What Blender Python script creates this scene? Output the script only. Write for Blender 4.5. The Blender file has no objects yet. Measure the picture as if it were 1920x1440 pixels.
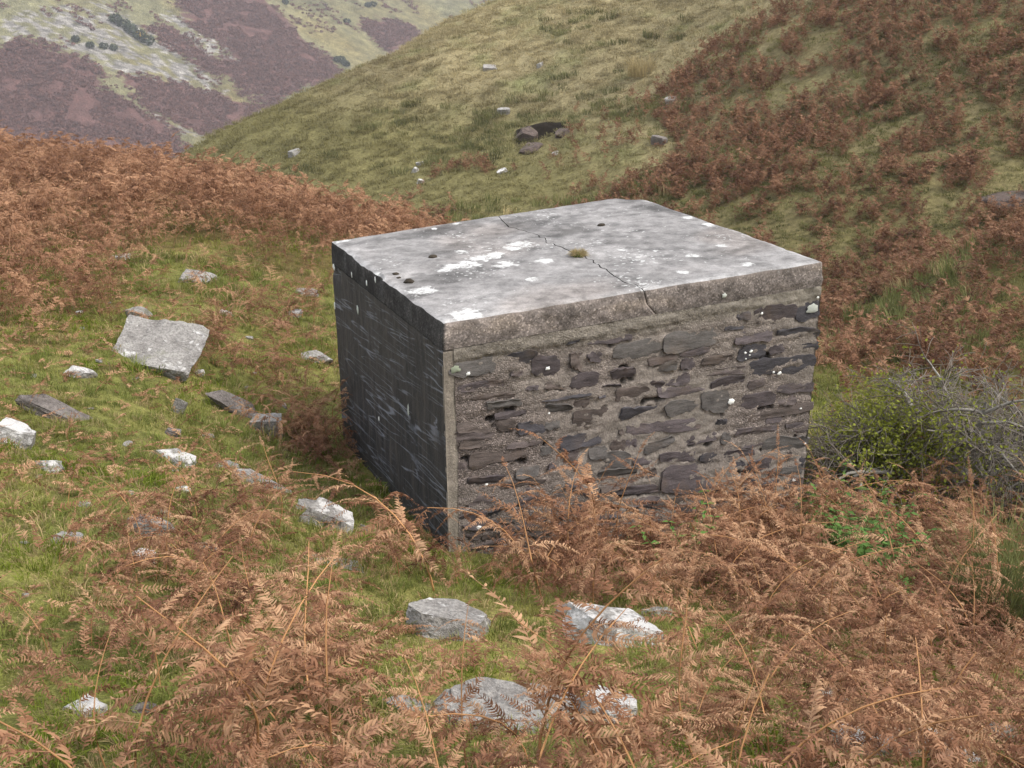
import bpy, bmesh, math, random
import numpy as np
from mathutils import Vector, Matrix, Euler

S = bpy.context.scene
COL = S.collection

# ---------------------------------------------------------------- camera, world, sun, exposure
PITCH, ROLL = 0.3573, -0.0085
cam_d = bpy.data.cameras.new('camera'); cam = bpy.data.objects.new('camera', cam_d); COL.objects.link(cam)
cam_d.sensor_width = 36.0; cam_d.lens = 40.16; cam_d.clip_start = 0.05; cam_d.clip_end = 3000
cam.matrix_world = Matrix.Rotation(math.pi / 2 - PITCH, 4, 'X') @ Matrix.Rotation(ROLL, 4, 'Z')
cam_d.dof.use_dof = True; cam_d.dof.focus_distance = 8.5; cam_d.dof.aperture_fstop = 14.0
S.camera = cam

SUN_EL, SUN_AZ = math.radians(50), math.radians(105)      # azimuth clockwise from +Y (the view direction)
world = bpy.data.worlds.new('World'); S.world = world; world.use_nodes = True
wn = world.node_tree.nodes; wl = world.node_tree.links
bg = wn.get('Background') or wn.new('ShaderNodeBackground')
sky = wn.new('ShaderNodeTexSky'); sky.sky_type = 'NISHITA'; sky.sun_disc = False
sky.sun_elevation = SUN_EL; sky.sun_rotation = SUN_AZ
sky.air_density = 1.0; sky.dust_density = 4.0; sky.ozone_density = 1.0
cloud = wn.new('ShaderNodeMix'); cloud.data_type = 'RGBA'; cloud.inputs[0].default_value = 0.72
cloud.inputs[7].default_value = (7.2, 7.35, 7.7, 1)       # thin bright cloud over most of the sky
wl.new(sky.outputs[0], cloud.inputs[6]); wl.new(cloud.outputs[2], bg.inputs[0])
bg.inputs[1].default_value = 0.09
sun_d = bpy.data.lights.new('sun', 'SUN'); sun = bpy.data.objects.new('sun', sun_d); COL.objects.link(sun)
sun_d.energy = 1.5; sun_d.angle = math.radians(20); sun_d.color = (1.0, 0.95, 0.88)
sdir = Vector((math.sin(SUN_AZ) * math.cos(SUN_EL), math.cos(SUN_AZ) * math.cos(SUN_EL), math.sin(SUN_EL)))
sun.rotation_euler = sdir.to_track_quat('Z', 'Y').to_euler()
S.view_settings.view_transform = 'Standard'; S.view_settings.look = 'None'
S.view_settings.exposure = 1.4; S.view_settings.gamma = 1.0
try: S.view_settings.use_curve_mapping = False
except Exception: pass
S.cycles.volume_bounces = 0; S.cycles.max_bounces = 5; S.cycles.diffuse_bounces = 3; S.cycles.transparent_max_bounces = 6

# ---------------------------------------------------------------- surveyed tables (metres, eye at the origin, +Y ahead)
GROUND_POINTS = [(-1.81, 3.3, -2.66), (-0.88, 3.3, -2.67), (-0.01, 3.35, -2.72), (1.07, 3.5, -2.85), (2.01, 3.7, -3.02), (1.31, 4.4, -3.17), (2.99, 6.0, -3.94), (4.18, 8.5, -4.54), (2.66, 7.3, -4.15), (0.08, 4.3, -3.14), (-0.31, 5.6, -3.51), (0.46, 5.5, -3.45), (1.18, 6.0, -3.66), (-1.96, 5.6, -3.11), (-1.4, 7.4, -3.78), (-1.82, 9.9, -4.38), (-2.35, 9.7, -3.91), (-3.4, 10.5, -3.45), (-4.75, 14.0, -3.61), (-5.14, 11.0, -3.37), (-3.62, 7.4, -3.25), (-2.51, 5.9, -3.1), (-2.43, 14.0, -4.05), (-2.74, 16.0, -3.99), (-3.52, 13.0, -3.75), (-7.28, 16.0, -3.72), (4.35, 10.8, -4.84), (3.07, 9.3, -4.58), (5.06, 17.0, -6.12), (6.81, 20.0, -5.87), (9.46, 23.5, -5.86), (11.21, 25.5, -5.26), (5.63, 15.5, -4.99), (7.49, 17.5, -4.54), (8.41, 18.5, -4.26), (6.99, 15.2, -4.79), (5.56, 11.8, -4.65), (-2.52, 34.0, -7.19), (-7.97, 42.0, -7.45), (-12.85, 50.0, -7.57), (-13.83, 52.0, -7.71), (-9.04, 56.0, -5.76), (-4.15, 60.0, -3.73), (-0.11, 63.0, -2.08), (-3.16, 44.0, -6.23), (0.81, 40.0, -5.7), (0.98, 48.0, -4.06), (1.18, 58.0, -1.92), (4.57, 41.0, -4.58), (3.53, 31.0, -5.87), (7.67, 50.0, -1.71), (7.07, 28.0, -4.68), (8.83, 36.0, -2.8), (9.8, 40.5, -1.42), (11.19, 25.5, -4.31), (12.44, 29.0, -2.93), (13.84, 33.0, -1.2), (8.77, 25.0, -5.38), (10.21, 30.0, -3.68), (-0.5, 7.3, -4.2), (2.5, 8.6, -4.5), (1.0, 7.9, -4.35), (-1.9, 10.4, -4.4), (1.0, 12.5, -4.7), (3.0, 10.5, -4.75), (0.0, 14.0, -4.7), (-3.0, 19.0, -4.4), (-7.0, 22.0, -4.1), (-10.5, 22.0, -3.85), (-1.5, 19.5, -4.9), (0.5, 16.0, -5.0), (-10.0, 28.0, -6.3), (-4.0, 25.0, -6.2), (-16.0, 26.0, -5.0), (4.0, 21.0, -6.5), (2.0, 25.0, -6.8), (-2.0, 29.0, -7.3), (-6.0, 34.0, -8.3), (-12.0, 42.0, -10.5), (-24.0, 56.0, -17.0), (-40.0, 80.0, -30.0), (-60.0, 60.0, -30.0), (-50.0, 35.0, -22.0), (-14.0, 66.0, -12.0), (-6.0, 70.0, -9.0), (2.0, 76.0, -7.0), (10.0, 76.0, -2.0), (0.0, 100.0, -22.0), (26.0, 70.0, 6.0), (45.0, 70.0, 12.0), (35.0, 40.0, 4.0), (30.0, 28.0, 1.5), (18.0, 28.0, -3.7), (0.0, 0.0, -1.6), (-5.0, 0.0, -1.3), (5.0, 0.0, -2.0), (0.0, -6.0, 0.2), (0.0, -25.0, 7.0), (-20.0, -20.0, 7.0), (25.0, -15.0, 1.0), (20.0, 2.0, -4.6), (10.0, 8.0, -4.8), (14.0, 15.0, -3.6), (9.6, 15.5, -4.0), (12.0, 18.5, -3.4), (-12.0, 8.0, -2.3), (-14.0, 15.0, -3.0), (-25.0, 12.0, -2.5), (-35.0, -5.0, 1.0)]
STONES = [
    (0.005, -2.703, 0.398, -2.753, 0.134, 2),
    (0.484, -2.712, 0.711, -2.707, 0.071, 0),
    (0.685, -2.806, 0.893, -2.818, 0.136, 1),
    (0.512, -2.827, 0.611, -2.832, 0.04, 1),
    (0.108, -2.88, 0.453, -2.892, 0.054, 1),
    (0.783, -2.971, 0.97, -2.981, 0.059, 3),
    (0.634, -2.96, 0.729, -2.966, 0.035, 1),
    (0.199, -2.974, 0.534, -2.991, 0.046, 3),
    (0.312, -3.049, 0.592, -3.058, 0.064, 2),
    (0.75, -3.065, 1.176, -3.088, 0.064, 0),
    (0.789, -3.148, 1.002, -3.164, 0.072, 2),
    (0.381, -3.141, 0.633, -3.153, 0.047, 1),
    (0.07, -3.172, 0.344, -3.223, 0.064, 3),
    (0.555, -3.276, 0.78, -3.278, 0.089, 0),
    (0.786, -3.261, 0.905, -3.274, 0.072, 2),
    (0.908, -2.651, 1.064, -2.646, 0.043, 0),
    (1.118, -2.668, 1.517, -2.672, 0.061, 1),
    (0.981, -2.805, 1.109, -2.823, 0.122, 3),
    (1.127, -2.808, 1.25, -2.808, 0.094, 1),
    (1.349, -2.798, 1.74, -2.781, 0.113, 2),
    (1.785, -2.776, 2.283, -2.786, 0.122, 2),
    (1.321, -2.951, 1.536, -2.97, 0.084, 1),
    (0.992, -2.959, 1.222, -2.975, 0.095, 1),
    (1.255, -3.045, 1.419, -3.058, 0.03, 1),
    (1.376, -3.13, 1.651, -3.136, 0.085, 3),
    (1.662, -3.083, 1.786, -3.092, 0.055, 1),
    (1.722, -3.163, 2.152, -3.17, 0.072, 1),
    (1.607, -2.972, 1.891, -2.952, 0.067, 2),
    (1.93, -2.96, 2.058, -2.961, 0.075, 1),
    (1.406, -3.293, 1.782, -3.313, 0.093, 0),
    (1.805, -3.327, 2.117, -3.318, 0.123, 2),
    (1.018, -3.275, 1.347, -3.284, 0.145, 3),
    (1.225, -3.101, 1.294, -3.111, 0.048, 0),
    (1.453, -3.448, 2.165, -3.485, 0.105, 1),
    (1.407, -3.432, 1.455, -3.434, 0.05, 3),
    (0.901, -3.445, 1.252, -3.468, 0.092, 0),
    (1.159, -3.576, 1.299, -3.582, 0.081, 2),
    (1.342, -3.539, 1.465, -3.567, 0.088, 3),
    (1.243, -3.659, 1.508, -3.682, 0.114, 2),
    (1.548, -3.714, 1.707, -3.73, 0.064, 1),
    (1.637, -3.616, 1.895, -3.597, 0.083, 2),
    (1.471, -3.537, 1.572, -3.554, 0.063, 1),
    (1.982, -3.616, 2.297, -3.618, 0.07, 1),
    (1.774, -3.727, 2.107, -3.763, 0.08, 1),
    (1.827, -3.928, 2.448, -3.991, 0.202, 1),
    (1.245, -3.773, 1.571, -3.802, 0.07, 2),
    (1.379, -3.945, 1.778, -3.989, 0.072, 1),
    (1.566, -4.06, 1.795, -4.085, 0.046, 1),
    (0.994, -4.018, 1.212, -4.042, 0.077, 1),
    (0.986, -3.889, 1.171, -3.912, 0.067, 1),
    (0.96, -3.815, 1.118, -3.826, 0.057, 0),
    (1.338, -4.132, 1.463, -4.131, 0.053, 0),
    (2.584, -2.652, 2.969, -2.678, 0.129, 1),
    (2.976, -2.676, 3.19, -2.666, 0.137, 0),
    (2.42, -2.638, 2.547, -2.635, 0.054, 0),
    (2.405, -2.813, 2.748, -2.813, 0.071, 1),
    (2.815, -2.829, 3.209, -2.847, 0.102, 0),
    (2.997, -2.97, 3.214, -2.973, 0.063, 0),
    (2.442, -2.946, 2.709, -2.957, 0.095, 0),
    (2.128, -2.966, 2.437, -2.971, 0.058, 3),
    (2.582, -3.095, 3.194, -3.143, 0.144, 0),
    (2.231, -3.167, 2.53, -3.166, 0.079, 1),
    (2.084, -3.062, 2.51, -3.085, 0.055, 4),
    (2.864, -3.309, 3.197, -3.329, 0.085, 1),
    (2.314, -2.719, 2.497, -2.724, 0.029, 0),
    (2.13, -3.311, 2.393, -3.334, 0.15, 2),
    (2.518, -3.372, 2.825, -3.369, 0.104, 1),
    (2.507, -3.512, 3.197, -3.505, 0.073, 3),
    (2.959, -3.625, 3.173, -3.637, 0.074, 1),
    (2.278, -3.519, 2.396, -3.526, 0.072, 0),
    (2.473, -3.623, 2.863, -3.649, 0.053, 1),
    (2.743, -3.814, 3.195, -3.819, 0.143, 2),
    (2.157, -3.797, 2.324, -3.81, 0.083, 0),
    (2.38, -3.81, 2.672, -3.822, 0.064, 1),
    (2.393, -3.888, 2.586, -3.913, 0.057, 0),
    (2.603, -3.957, 2.836, -3.969, 0.109, 1),
    (3.066, -3.99, 3.179, -4.003, 0.073, 0),
    (2.399, -4.093, 2.695, -4.122, 0.086, 0),
    (2.772, -4.164, 2.963, -4.159, 0.073, 0),
    (2.821, -4.05, 3.179, -4.075, 0.073, 2),
    (2.56, -3.756, 2.818, -3.754, 0.037, 1),
    (0.056, -3.251, 0.372, -3.293, 0.061, 4),
    (0.106, -3.315, 0.413, -3.345, 0.062, 3),
    (0.171, -3.463, 0.626, -3.49, 0.099, 3),
    (0.753, -3.488, 0.845, -3.492, 0.07, 2),
    (0.553, -3.635, 0.741, -3.639, 0.071, 2),
    (0.815, -3.622, 0.901, -3.613, 0.053, 1),
    (0.156, -3.631, 0.451, -3.647, 0.051, 1),
    (0.066, -3.521, 0.158, -3.532, 0.095, 4),
    (0.42, -3.708, 0.791, -3.741, 0.052, 3),
    (0.099, -3.793, 0.365, -3.815, 0.064, 4),
    (0.376, -3.854, 0.521, -3.864, 0.056, 2),
    (0.333, -3.92, 0.514, -3.919, 0.053, 0),
    (0.09, -3.92, 0.309, -3.937, 0.068, 1),
    (0.1, -3.981, 0.404, -4.015, 0.053, 1),
    (0.458, -4.077, 0.704, -4.096, 0.06, 1),
]
CRACK = [
    (0.502, 0.016),
    (0.491, 0.092),
    (0.505, 0.222),
    (0.517, 0.317),
    (0.517, 0.406),
    (0.513, 0.51),
    (0.499, 0.565),
    (0.518, 0.669),
    (0.509, 0.733),
    (0.492, 0.832),
    (0.504, 0.911),
    (0.515, 1.004),
]
CRACKF = [
    (1.575, -2.305),
    (1.606, -2.416),
    (1.682, -2.504),
    (1.703, -2.57),
    (1.712, -2.677),
    (1.724, -2.742),
]
ROOFSPOTS = [
    (0.43, 0.602, 0.1),
    (0.395, 0.575, 0.07),
    (0.416, 0.395, 0.08),
    (0.315, 0.42, 0.09),
    (0.263, 0.615, 0.06),
    (0.191, 0.476, 0.08),
    (0.236, 0.477, 0.1),
    (0.28, 0.515, 0.1),
    (0.165, 0.462, 0.07),
    (0.326, 0.517, 0.06),
    (0.633, 0.374, 0.035),
    (0.026, 0.978, 0.07),
    (0.047, 0.294, 0.1),
    (0.063, 0.034, 0.12),
    (0.096, 0.038, 0.06),
    (0.314, 0.24, 0.05),
    (-0.003, 0.539, 0.04),
    (0.297, 0.945, 0.03),
    (0.37, 0.965, 0.04),
    (0.336, 0.545, 0.06),
    (0.969, 0.607, 0.05),
    (0.977, 0.501, 0.06),
    (0.702, 0.319, 0.03),
    (0.755, 0.215, 0.05),
    (0.871, 0.273, 0.05),
    (0.653, 0.093, 0.05),
    (0.825, 0.074, 0.05),
    (0.69, 0.613, 0.02),
]
MOSS = [
    (-0.802, 8.694, -2.384, 0.05),
    (-0.931, 8.955, -2.388, 0.028),
    (-0.895, 8.836, -2.387, 0.02),
    (-0.661, 9.464, -2.377, 0.04),
    (0.838, 10.372, -2.321, 0.04),
]
TUFT = (0.56, 9.287, -2.334)
SPOTF = [
    (0.801, -2.825, 0.018, 0),
    (3.113, -2.649, 0.05, 1),
    (2.638, -2.63, 0.013, 0),
    (2.509, -2.94, 0.011, 0),
    (2.563, -2.934, 0.015, 0),
    (2.55, -2.964, 0.008, 0),
    (2.517, -2.99, 0.008, 0),
    (2.791, -3.142, 0.011, 0),
    (2.849, -3.16, 0.018, 0),
    (0.089, -2.73, 0.036, 2),
    (0.18, -2.776, 0.016, 0),
    (2.408, -3.336, 0.03, 0),
    (3.088, -3.504, 0.01, 0),
    (0.237, -4.015, 0.018, 0),
    (0.304, -3.673, 0.013, 0),
    (3.08, -4.153, 0.02, 0),
    (2.28, -2.445, 0.022, 1),
    (0.811, -3.181, 0.008, 0),
    (3.161, -2.561, 0.012, 0),
    (3.162, -3.833, 0.01, 0),
]
SPOTL = [
    (2.823, -2.638, 0.035, 0.03),
    (2.227, -2.57, 0.01, 0.024),
    (1.783, -2.536, 0.012, 0.026),
    (1.532, -2.442, 0.01, 0.026),
    (2.104, -2.85, 0.022, 0.042),
    (2.874, -3.018, 0.018, 0.03),
    (0.817, -3.321, 0.018, 0.05),
    (1.632, -3.7, 0.012, 0.02),
]
ROCKS = [
    ('broad flat grey boulder set in the turf left of the hut', -3.44, 10.44, 0.799, 0.675, 0.55, 0.55),
    ('small pale rock lying against the top edge of the broad flat boulder', -4.02, 11.78, 0.302, 0.157, 0.5, 0.6),
    ('forked white stone in the grass below the broad flat boulder', -3.81, 9.5, 0.212, 0.151, 0.5, 0.8),
    ('long dark slab lying aslant in the grass at the left', -3.61, 8.46, 0.596, 0.211, 0.35, 0.35),
    ('white weathered rock at the left edge of the picture', -3.67, 7.72, 0.364, 0.321, 0.5, 0.9),
    ('small white rock below the white weathered rock at the left edge', -3.25, 7.3, 0.21, 0.113, 0.5, 0.9),
    ('narrow grey stone standing on end in the grass', -2.9, 9.22, 0.116, 0.251, 1.2, 0.3),
    ('pale square sided rock leaning beside the dark fallen slab', -2.21, 9.58, 0.288, 0.278, 1.0, 0.55),
    ('dark tilted slab with a hollow under it near the hut', -2.54, 9.82, 0.508, 0.203, 0.4, 0.1),
    ('white split rock in the middle of the grassy bank', -2.59, 8.1, 0.328, 0.147, 0.5, 0.85),
    ('small dark tipped stone above the white split rock', -2.79, 8.66, 0.156, 0.101, 0.5, 0.3),
    ('grey stone half hidden by ferns right of the white split rock', -2.29, 8.28, 0.202, 0.096, 0.5, 0.4),
    ('grey and white rock under fern fronds on the lower bank', -2.21, 6.2, 0.295, 0.165, 0.5, 0.7),
    ('purple grey stone capped with moss at the lower left', -2.52, 5.72, 0.163, 0.124, 0.7, 0.25),
    ('pale angular block with a clean broken face near the hut corner', -1.35, 7.38, 0.362, 0.26, 0.75, 0.8),
    ('low white slab joined to the foot of the pale angular block', -1.51, 7.72, 0.254, 0.082, 0.4, 0.7),
    ('small dark stone between the pale angular block and the hut', -1.1, 7.56, 0.145, 0.097, 0.6, 0.15),
    ('long low slab running down the bank toward the hut', -1.91, 8.02, 0.51, 0.187, 0.35, 0.4),
    ('small white stone under ferns above the fern thicket', -2.04, 5.6, 0.144, 0.082, 0.5, 0.85),
    ('dark stone in ferns right of the small white stone', -1.83, 6.02, 0.166, 0.1, 0.5, 0.2),
    ('thin white stone on the turf near the far end of the hut', -2.6, 14.02, 0.318, 0.111, 0.4, 0.7),
    ('tiny white stone in the turf above the broad flat boulder', -3.23, 12.46, 0.163, 0.088, 0.5, 0.8),
    ('small pale stone beside the hut end below the thin white one', -2.6, 13.12, 0.209, 0.091, 0.5, 0.6),
    ('white stone in the turf below the tall bracken ridge', -5.08, 14.54, 0.281, 0.118, 0.5, 0.9),
    ('flat grey stone under bracken on the upper turf', -3.89, 13.7, 0.412, 0.137, 0.4, 0.5),
    ('pale stone in the bracken close against the black wall', -2.2, 12.0, 0.361, 0.144, 0.5, 0.5),
    ('flat blue grey slab flush with the turf before the hut corner', -1.13, 6.36, 0.4, 0.083, 0.25, 0.35),
    ('pale boulder with a moss cushion on its crown in front of the hut', -0.34, 5.26, 0.491, 0.269, 0.6, 0.55),
    ('small dark round stone left of the white crusted boulder', 0.3, 5.7, 0.138, 0.126, 0.8, 0.15),
    ('boulder crusted with white lichen at its left end', 0.53, 5.26, 0.529, 0.27, 0.6, 0.95),
    ('largest foreground boulder with a dark shaded front face', -0.06, 4.04, 0.776, 0.282, 0.62, 0.35),
    ('white crusted block touching the right end of the largest foreground boulder', 0.4, 4.06, 0.285, 0.249, 0.8, 1.0),
    ('thin grey slab left of the largest foreground boulder', -0.43, 4.04, 0.235, 0.118, 0.4, 0.4),
    ('flat lichen whitened slab in the lower right corner of the slope', 1.6, 3.84, 0.65, 0.154, 0.4, 0.9),
    ('small white slab behind the flat lichen whitened slab', 1.48, 4.44, 0.186, 0.09, 0.4, 0.8),
    ('pale rock at the far right end of the flat lichen whitened slab', 2.09, 4.1, 0.172, 0.099, 0.5, 0.8),
    ('small white stone in the grass at the lower left corner', -1.67, 3.74, 0.166, 0.064, 0.5, 0.85),
    ('dark low stone in grass right of the forked white stone', -1.48, 3.8, 0.092, 0.042, 0.5, 0.3),
    ('wall rubble stone half buried in ferns at the foot of the hut front', 1.54, 9.2, 0.34, 0.126, 0.6, 0.3),
    ('white topped stone in the ferns below the hut corner', 0.85, 5.88, 0.196, 0.098, 0.5, 0.7),
]
HILLROCKS = [
    ('pale slab tilted on the grassy hill above the rocky hollow', -0.22, 44.04, 0.497, 0.456, 0.5, 0.5),
    ('small white stone high on the grassy hill', 1.25, 47.76, 0.358, 0.448, 0.7, 0.9),
    ('pair of white stones on the lower hill, upper stone', -3.19, 40.68, 0.27, 0.232, 0.6, 0.9),
    ('white stone on the lower hill below the pair', -3.32, 39.84, 0.265, 0.227, 0.6, 0.9),
    ('small white stone at the foot of the grassy hill', -2.98, 38.22, 0.291, 0.218, 0.6, 0.9),
    ('white stone on the hill straight below the rocky hollow', -0.25, 36.72, 0.348, 0.244, 0.6, 0.9),
    ('small white stone just under the rocky hollow', 1.44, 36.18, 0.205, 0.205, 0.7, 0.9),
    ('dark rock with white streaks at the edge of the hillside bracken', 4.42, 33.96, 0.453, 0.42, 0.7, 0.5),
    ('pale rock at the upper edge of the hillside bracken', 5.27, 38.16, 0.398, 0.362, 0.6, 0.6),
    ('long grey stone in the pale grass high on the hill', -0.82, 49.32, 0.601, 0.208, 0.4, 0.3),
    ('small pale rock low on the hill left of the hut roof line', -8.6, 45.9, 0.574, 0.397, 0.7, 0.4),
]
OUTCROP = [
    ('grey rock forming the left jamb of the rocky hollow', 0.63, 40.38, 0.762, 0.648, 0.9, 0.4),
    ('purple rock in the floor of the rocky hollow', 0.67, 38.4, 0.798, 0.436, 0.7, 0.1),
    ('white flecked rock on the right lip of the rocky hollow', 1.76, 38.52, 0.546, 0.728, 0.9, 0.6),
    ('dark overhanging rock in the bracken at the right edge', 10.93, 24.82, 1.03, 0.438, 0.6, 0.1),
]
Z_RIDGE_FRONT = [
    (-4.97, 9.94),
    (-4.66, 9.88),
    (-4.13, 9.88),
    (-4.01, 10.84),
    (-4.47, 12.8),
    (-4.86, 14.78),
    (-4.14, 15.56),
    (-3.02, 14.3),
    (-2.48, 14.34),
    (-2.34, 15.28),
]
Z_HILLBRK = [
    (14.54, 32.58),
    (11.77, 35.58),
    (9.56, 40.98),
    (7.69, 42.42),
    (5.6, 40.5),
    (4.11, 38.28),
    (4.21, 33.84),
    (3.75, 31.68),
    (2.09, 31.02),
    (0.62, 30.9),
]
P_RUSH = [
    (2.41, 44.34),
    (3.19, 41.22),
    (3.29, 39.0),
    (3.55, 39.96),
    (4.23, 37.8),
    (0.09, 44.76),
    (-1.53, 43.98),
    (-0.98, 41.46),
    (-1.68, 42.42),
    (-2.42, 41.34),
    (-1.81, 40.56),
    (-1.02, 38.76),
    (4.45, 37.44),
    (6.75, 46.38),
    (2.23, 52.26),
    (-3.25, 45.48),
    (3.36, 51.72),
    (0.47, 42.36),
    (2.11, 40.26),
    (3.45, 46.32),
    (-3.98, 46.98),
    (-5.35, 45.48),
    (-6.57, 42.06),
]
P_MISC = {'tussock': (4.74, 42.72), 'hawthorn': (4.12, 9.48), 'gorse_side': [(7.81, 23.2), (7.92, 22.5), (6.48, 20.82)]}
FAR = {'P0': (-132.38, 300.0, -44.29), 'g': (0.7507, -0.6606), 'sl': 0.55, 'brk': [[(-43.3, 9.7), (-40.7, 23.7), (-43.1, 32.3), (-38.3, 36.0), (-29.7, 44.2), (-20.9, 43.6), (-14.7, 43.7), (-5.5, 47.8), (8.4, 52.0), (14.5, 52.8), (12.9, 21.9), (3.2, -15.5)], [(-24.7, 51.8), (-19.4, 65.1), (-9.8, 78.2), (-5.4, 85.8), (-2.3, 91.6), (0.4, 85.2), (6.2, 66.7), (6.4, 60.8), (-7.7, 49.4)], [(-66.7, 99.3), (-65.3, 136.8), (-52.6, 128.8), (-38.4, 128.8), (-27.8, 127.9), (-14.1, 130.1), (-10.2, 126.5), (-2.1, 90.3), (-17.0, 83.8), (-31.3, 78.6), (-42.8, 75.1), (-45.3, 79.9), (-33.6, 83.3), (-23.4, 94.0), (-29.7, 94.8), (-42.9, 92.3), (-54.7, 92.7)], [(-40.7, 160.9), (-44.7, 175.5), (-37.1, 186.4), (-30.3, 186.7), (-22.4, 158.1), (-35.9, 160.3)]], 'scree': [[(-47.4, 19.6), (-57.4, 46.9), (-54.5, 71.6), (-37.0, 77.8), (-10.8, 80.0), (-19.4, 65.1), (-26.5, 49.9), (-36.4, 41.6), (-43.7, 33.5)], [(-55.1, 86.8), (-48.9, 90.6), (-35.6, 93.0), (-23.9, 95.5), (-23.6, 92.1), (-32.0, 86.1), (-45.0, 83.6)], [(-9.5, 45.4), (2.9, 54.3), (7.5, 60.0), (8.1, 56.8), (1.0, 50.3), (-8.2, 46.2)]], 'bush': [(-47.8, 65.7), (-45.5, 66.8), (-43.2, 67.9), (-40.3, 68.9), (-38.0, 70.0), (-39.8, 46.7), (-36.4, 49.4), (-35.3, 53.1), (-34.2, 55.7), (-18.7, 134.3), (-20.4, 134.6), (-20.1, 132.4), (-17.5, 134.4), (-42.3, 157.1), (-54.0, 138.3), (-50.6, 175.5), (-51.1, 178.7)], 'gorse': [(-41.9, 69.3), (-40.2, 70.0)]}


# ---------------------------------------------------------------- terrain
def _hash(ix, iy, s):
    h = (ix.astype(np.int64) * 374761393 + iy.astype(np.int64) * 668265263 + s * 982451653) & 0xFFFFFFFF
    h = ((h ^ (h >> 13)) * 1274126177) & 0xFFFFFFFF
    h = h ^ (h >> 16)
    return (h & 0xFFFF) / 65535.0

def vnoise(x, y, s=0):
    """smooth value noise in -1..1"""
    x = np.asarray(x, float); y = np.asarray(y, float)
    ix = np.floor(x); iy = np.floor(y)
    fx = x - ix; fy = y - iy
    fx = fx * fx * fx * (fx * (fx * 6 - 15) + 10); fy = fy * fy * fy * (fy * (fy * 6 - 15) + 10)
    ix = ix.astype(np.int64); iy = iy.astype(np.int64)
    a = _hash(ix, iy, s); b = _hash(ix + 1, iy, s); c = _hash(ix, iy + 1, s); d = _hash(ix + 1, iy + 1, s)
    return 2 * ((a + (b - a) * fx) * (1 - fy) + (c + (d - c) * fx) * fy) - 1

def fbm(x, y, s=0, o=4, g=0.5):
    t = 0; a = 1; n = 0
    x = np.asarray(x, float); y = np.asarray(y, float)
    for k in range(o):
        t = t + a * vnoise(x * 2**k + 17.3 * k, y * 2**k - 9.1 * k, s + k); n += a; a *= g
    return t / n

def sstep(a, b, v):
    t = np.clip((np.asarray(v, float) - a) / (b - a), 0, 1)
    return t * t * (3 - 2 * t)

class TPS:
    """thin plate spline through surveyed ground points"""
    def __init__(self, P, lam=0.02):
        P = np.array(P, float); n = len(P); self.s = 10.0
        self.p = P[:, :2] / self.s
        K = self.u(self.p[:, None, :] - self.p[None]) + lam * np.eye(n)
        Q = np.hstack([np.ones((n, 1)), self.p])
        A = np.vstack([np.hstack([K, Q]), np.hstack([Q.T, np.zeros((3, 3))])])
        w = np.linalg.solve(A, np.concatenate([P[:, 2], np.zeros(3)]))
        self.w = w[:n]; self.a = w[n:]
    @staticmethod
    def u(d):
        r2 = (d * d).sum(-1)
        return np.where(r2 > 1e-12, 0.5 * r2 * np.log(np.maximum(r2, 1e-12)), 0)
    def __call__(self, x, y):
        x = np.asarray(x, float); sh = x.shape
        q = np.stack([x.ravel(), np.asarray(y, float).ravel()], 1) / self.s
        out = np.empty(len(q))
        for i in range(0, len(q), 20000):
            c = q[i:i + 20000]
            out[i:i + 20000] = self.u(c[:, None, :] - self.p[None]) @ self.w + self.a[0] + c @ self.a[1:]
        return out.reshape(sh)

def ground_z(x, y, rough=True):
    x = np.asarray(x, float); y = np.asarray(y, float)
    z = TERR(x, y)
    # far from the hut the survey runs out: settle to the valley floor
    r = np.hypot(x, y - 30)
    z = z * (1 - sstep(75, 130, r)) + (-62.0) * sstep(75, 130, r) * 1.0
    z = z - 0.55 * np.exp(-(((x - 1.1) / 0.95)**2 + ((y - 39.85) / 0.6)**2)**2)      # rocky hollow
    if rough:
        near = 1 - sstep(14, 26, y)
        z = z + near * (0.05 * fbm(x * 1.3, y * 1.3, 3, 3) + 0.018 * fbm(x * 6, y * 6, 9, 2))
        z = z + (1 - near) * (0.32 * fbm(x * 0.35, y * 0.35, 5, 3) + 0.09 * fbm(x * 1.4, y * 1.4, 6, 3)) * sstep(14, 40, y)
    return z

TERR = TPS(GROUND_POINTS)
rng = np.random.default_rng(7)

def gz(x, y): return float(ground_z(np.array([x]), np.array([y]))[0])

# ---------------------------------------------------------------- object helpers
def link(o, parent=None):
    COL.objects.link(o)
    if parent is not None: o.parent = parent
    return o

def tag(o, label=None, cat=None, group=None, kind=None):
    if label: o['label'] = label
    if cat: o['category'] = cat
    if group: o['group'] = group
    if kind: o['kind'] = kind
    return o

def empty(name, loc, rz=0.0):
    o = bpy.data.objects.new(name, None); o.location = loc; o.rotation_euler = (0, 0, rz); o.empty_display_size = 0.1
    return link(o)

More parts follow.
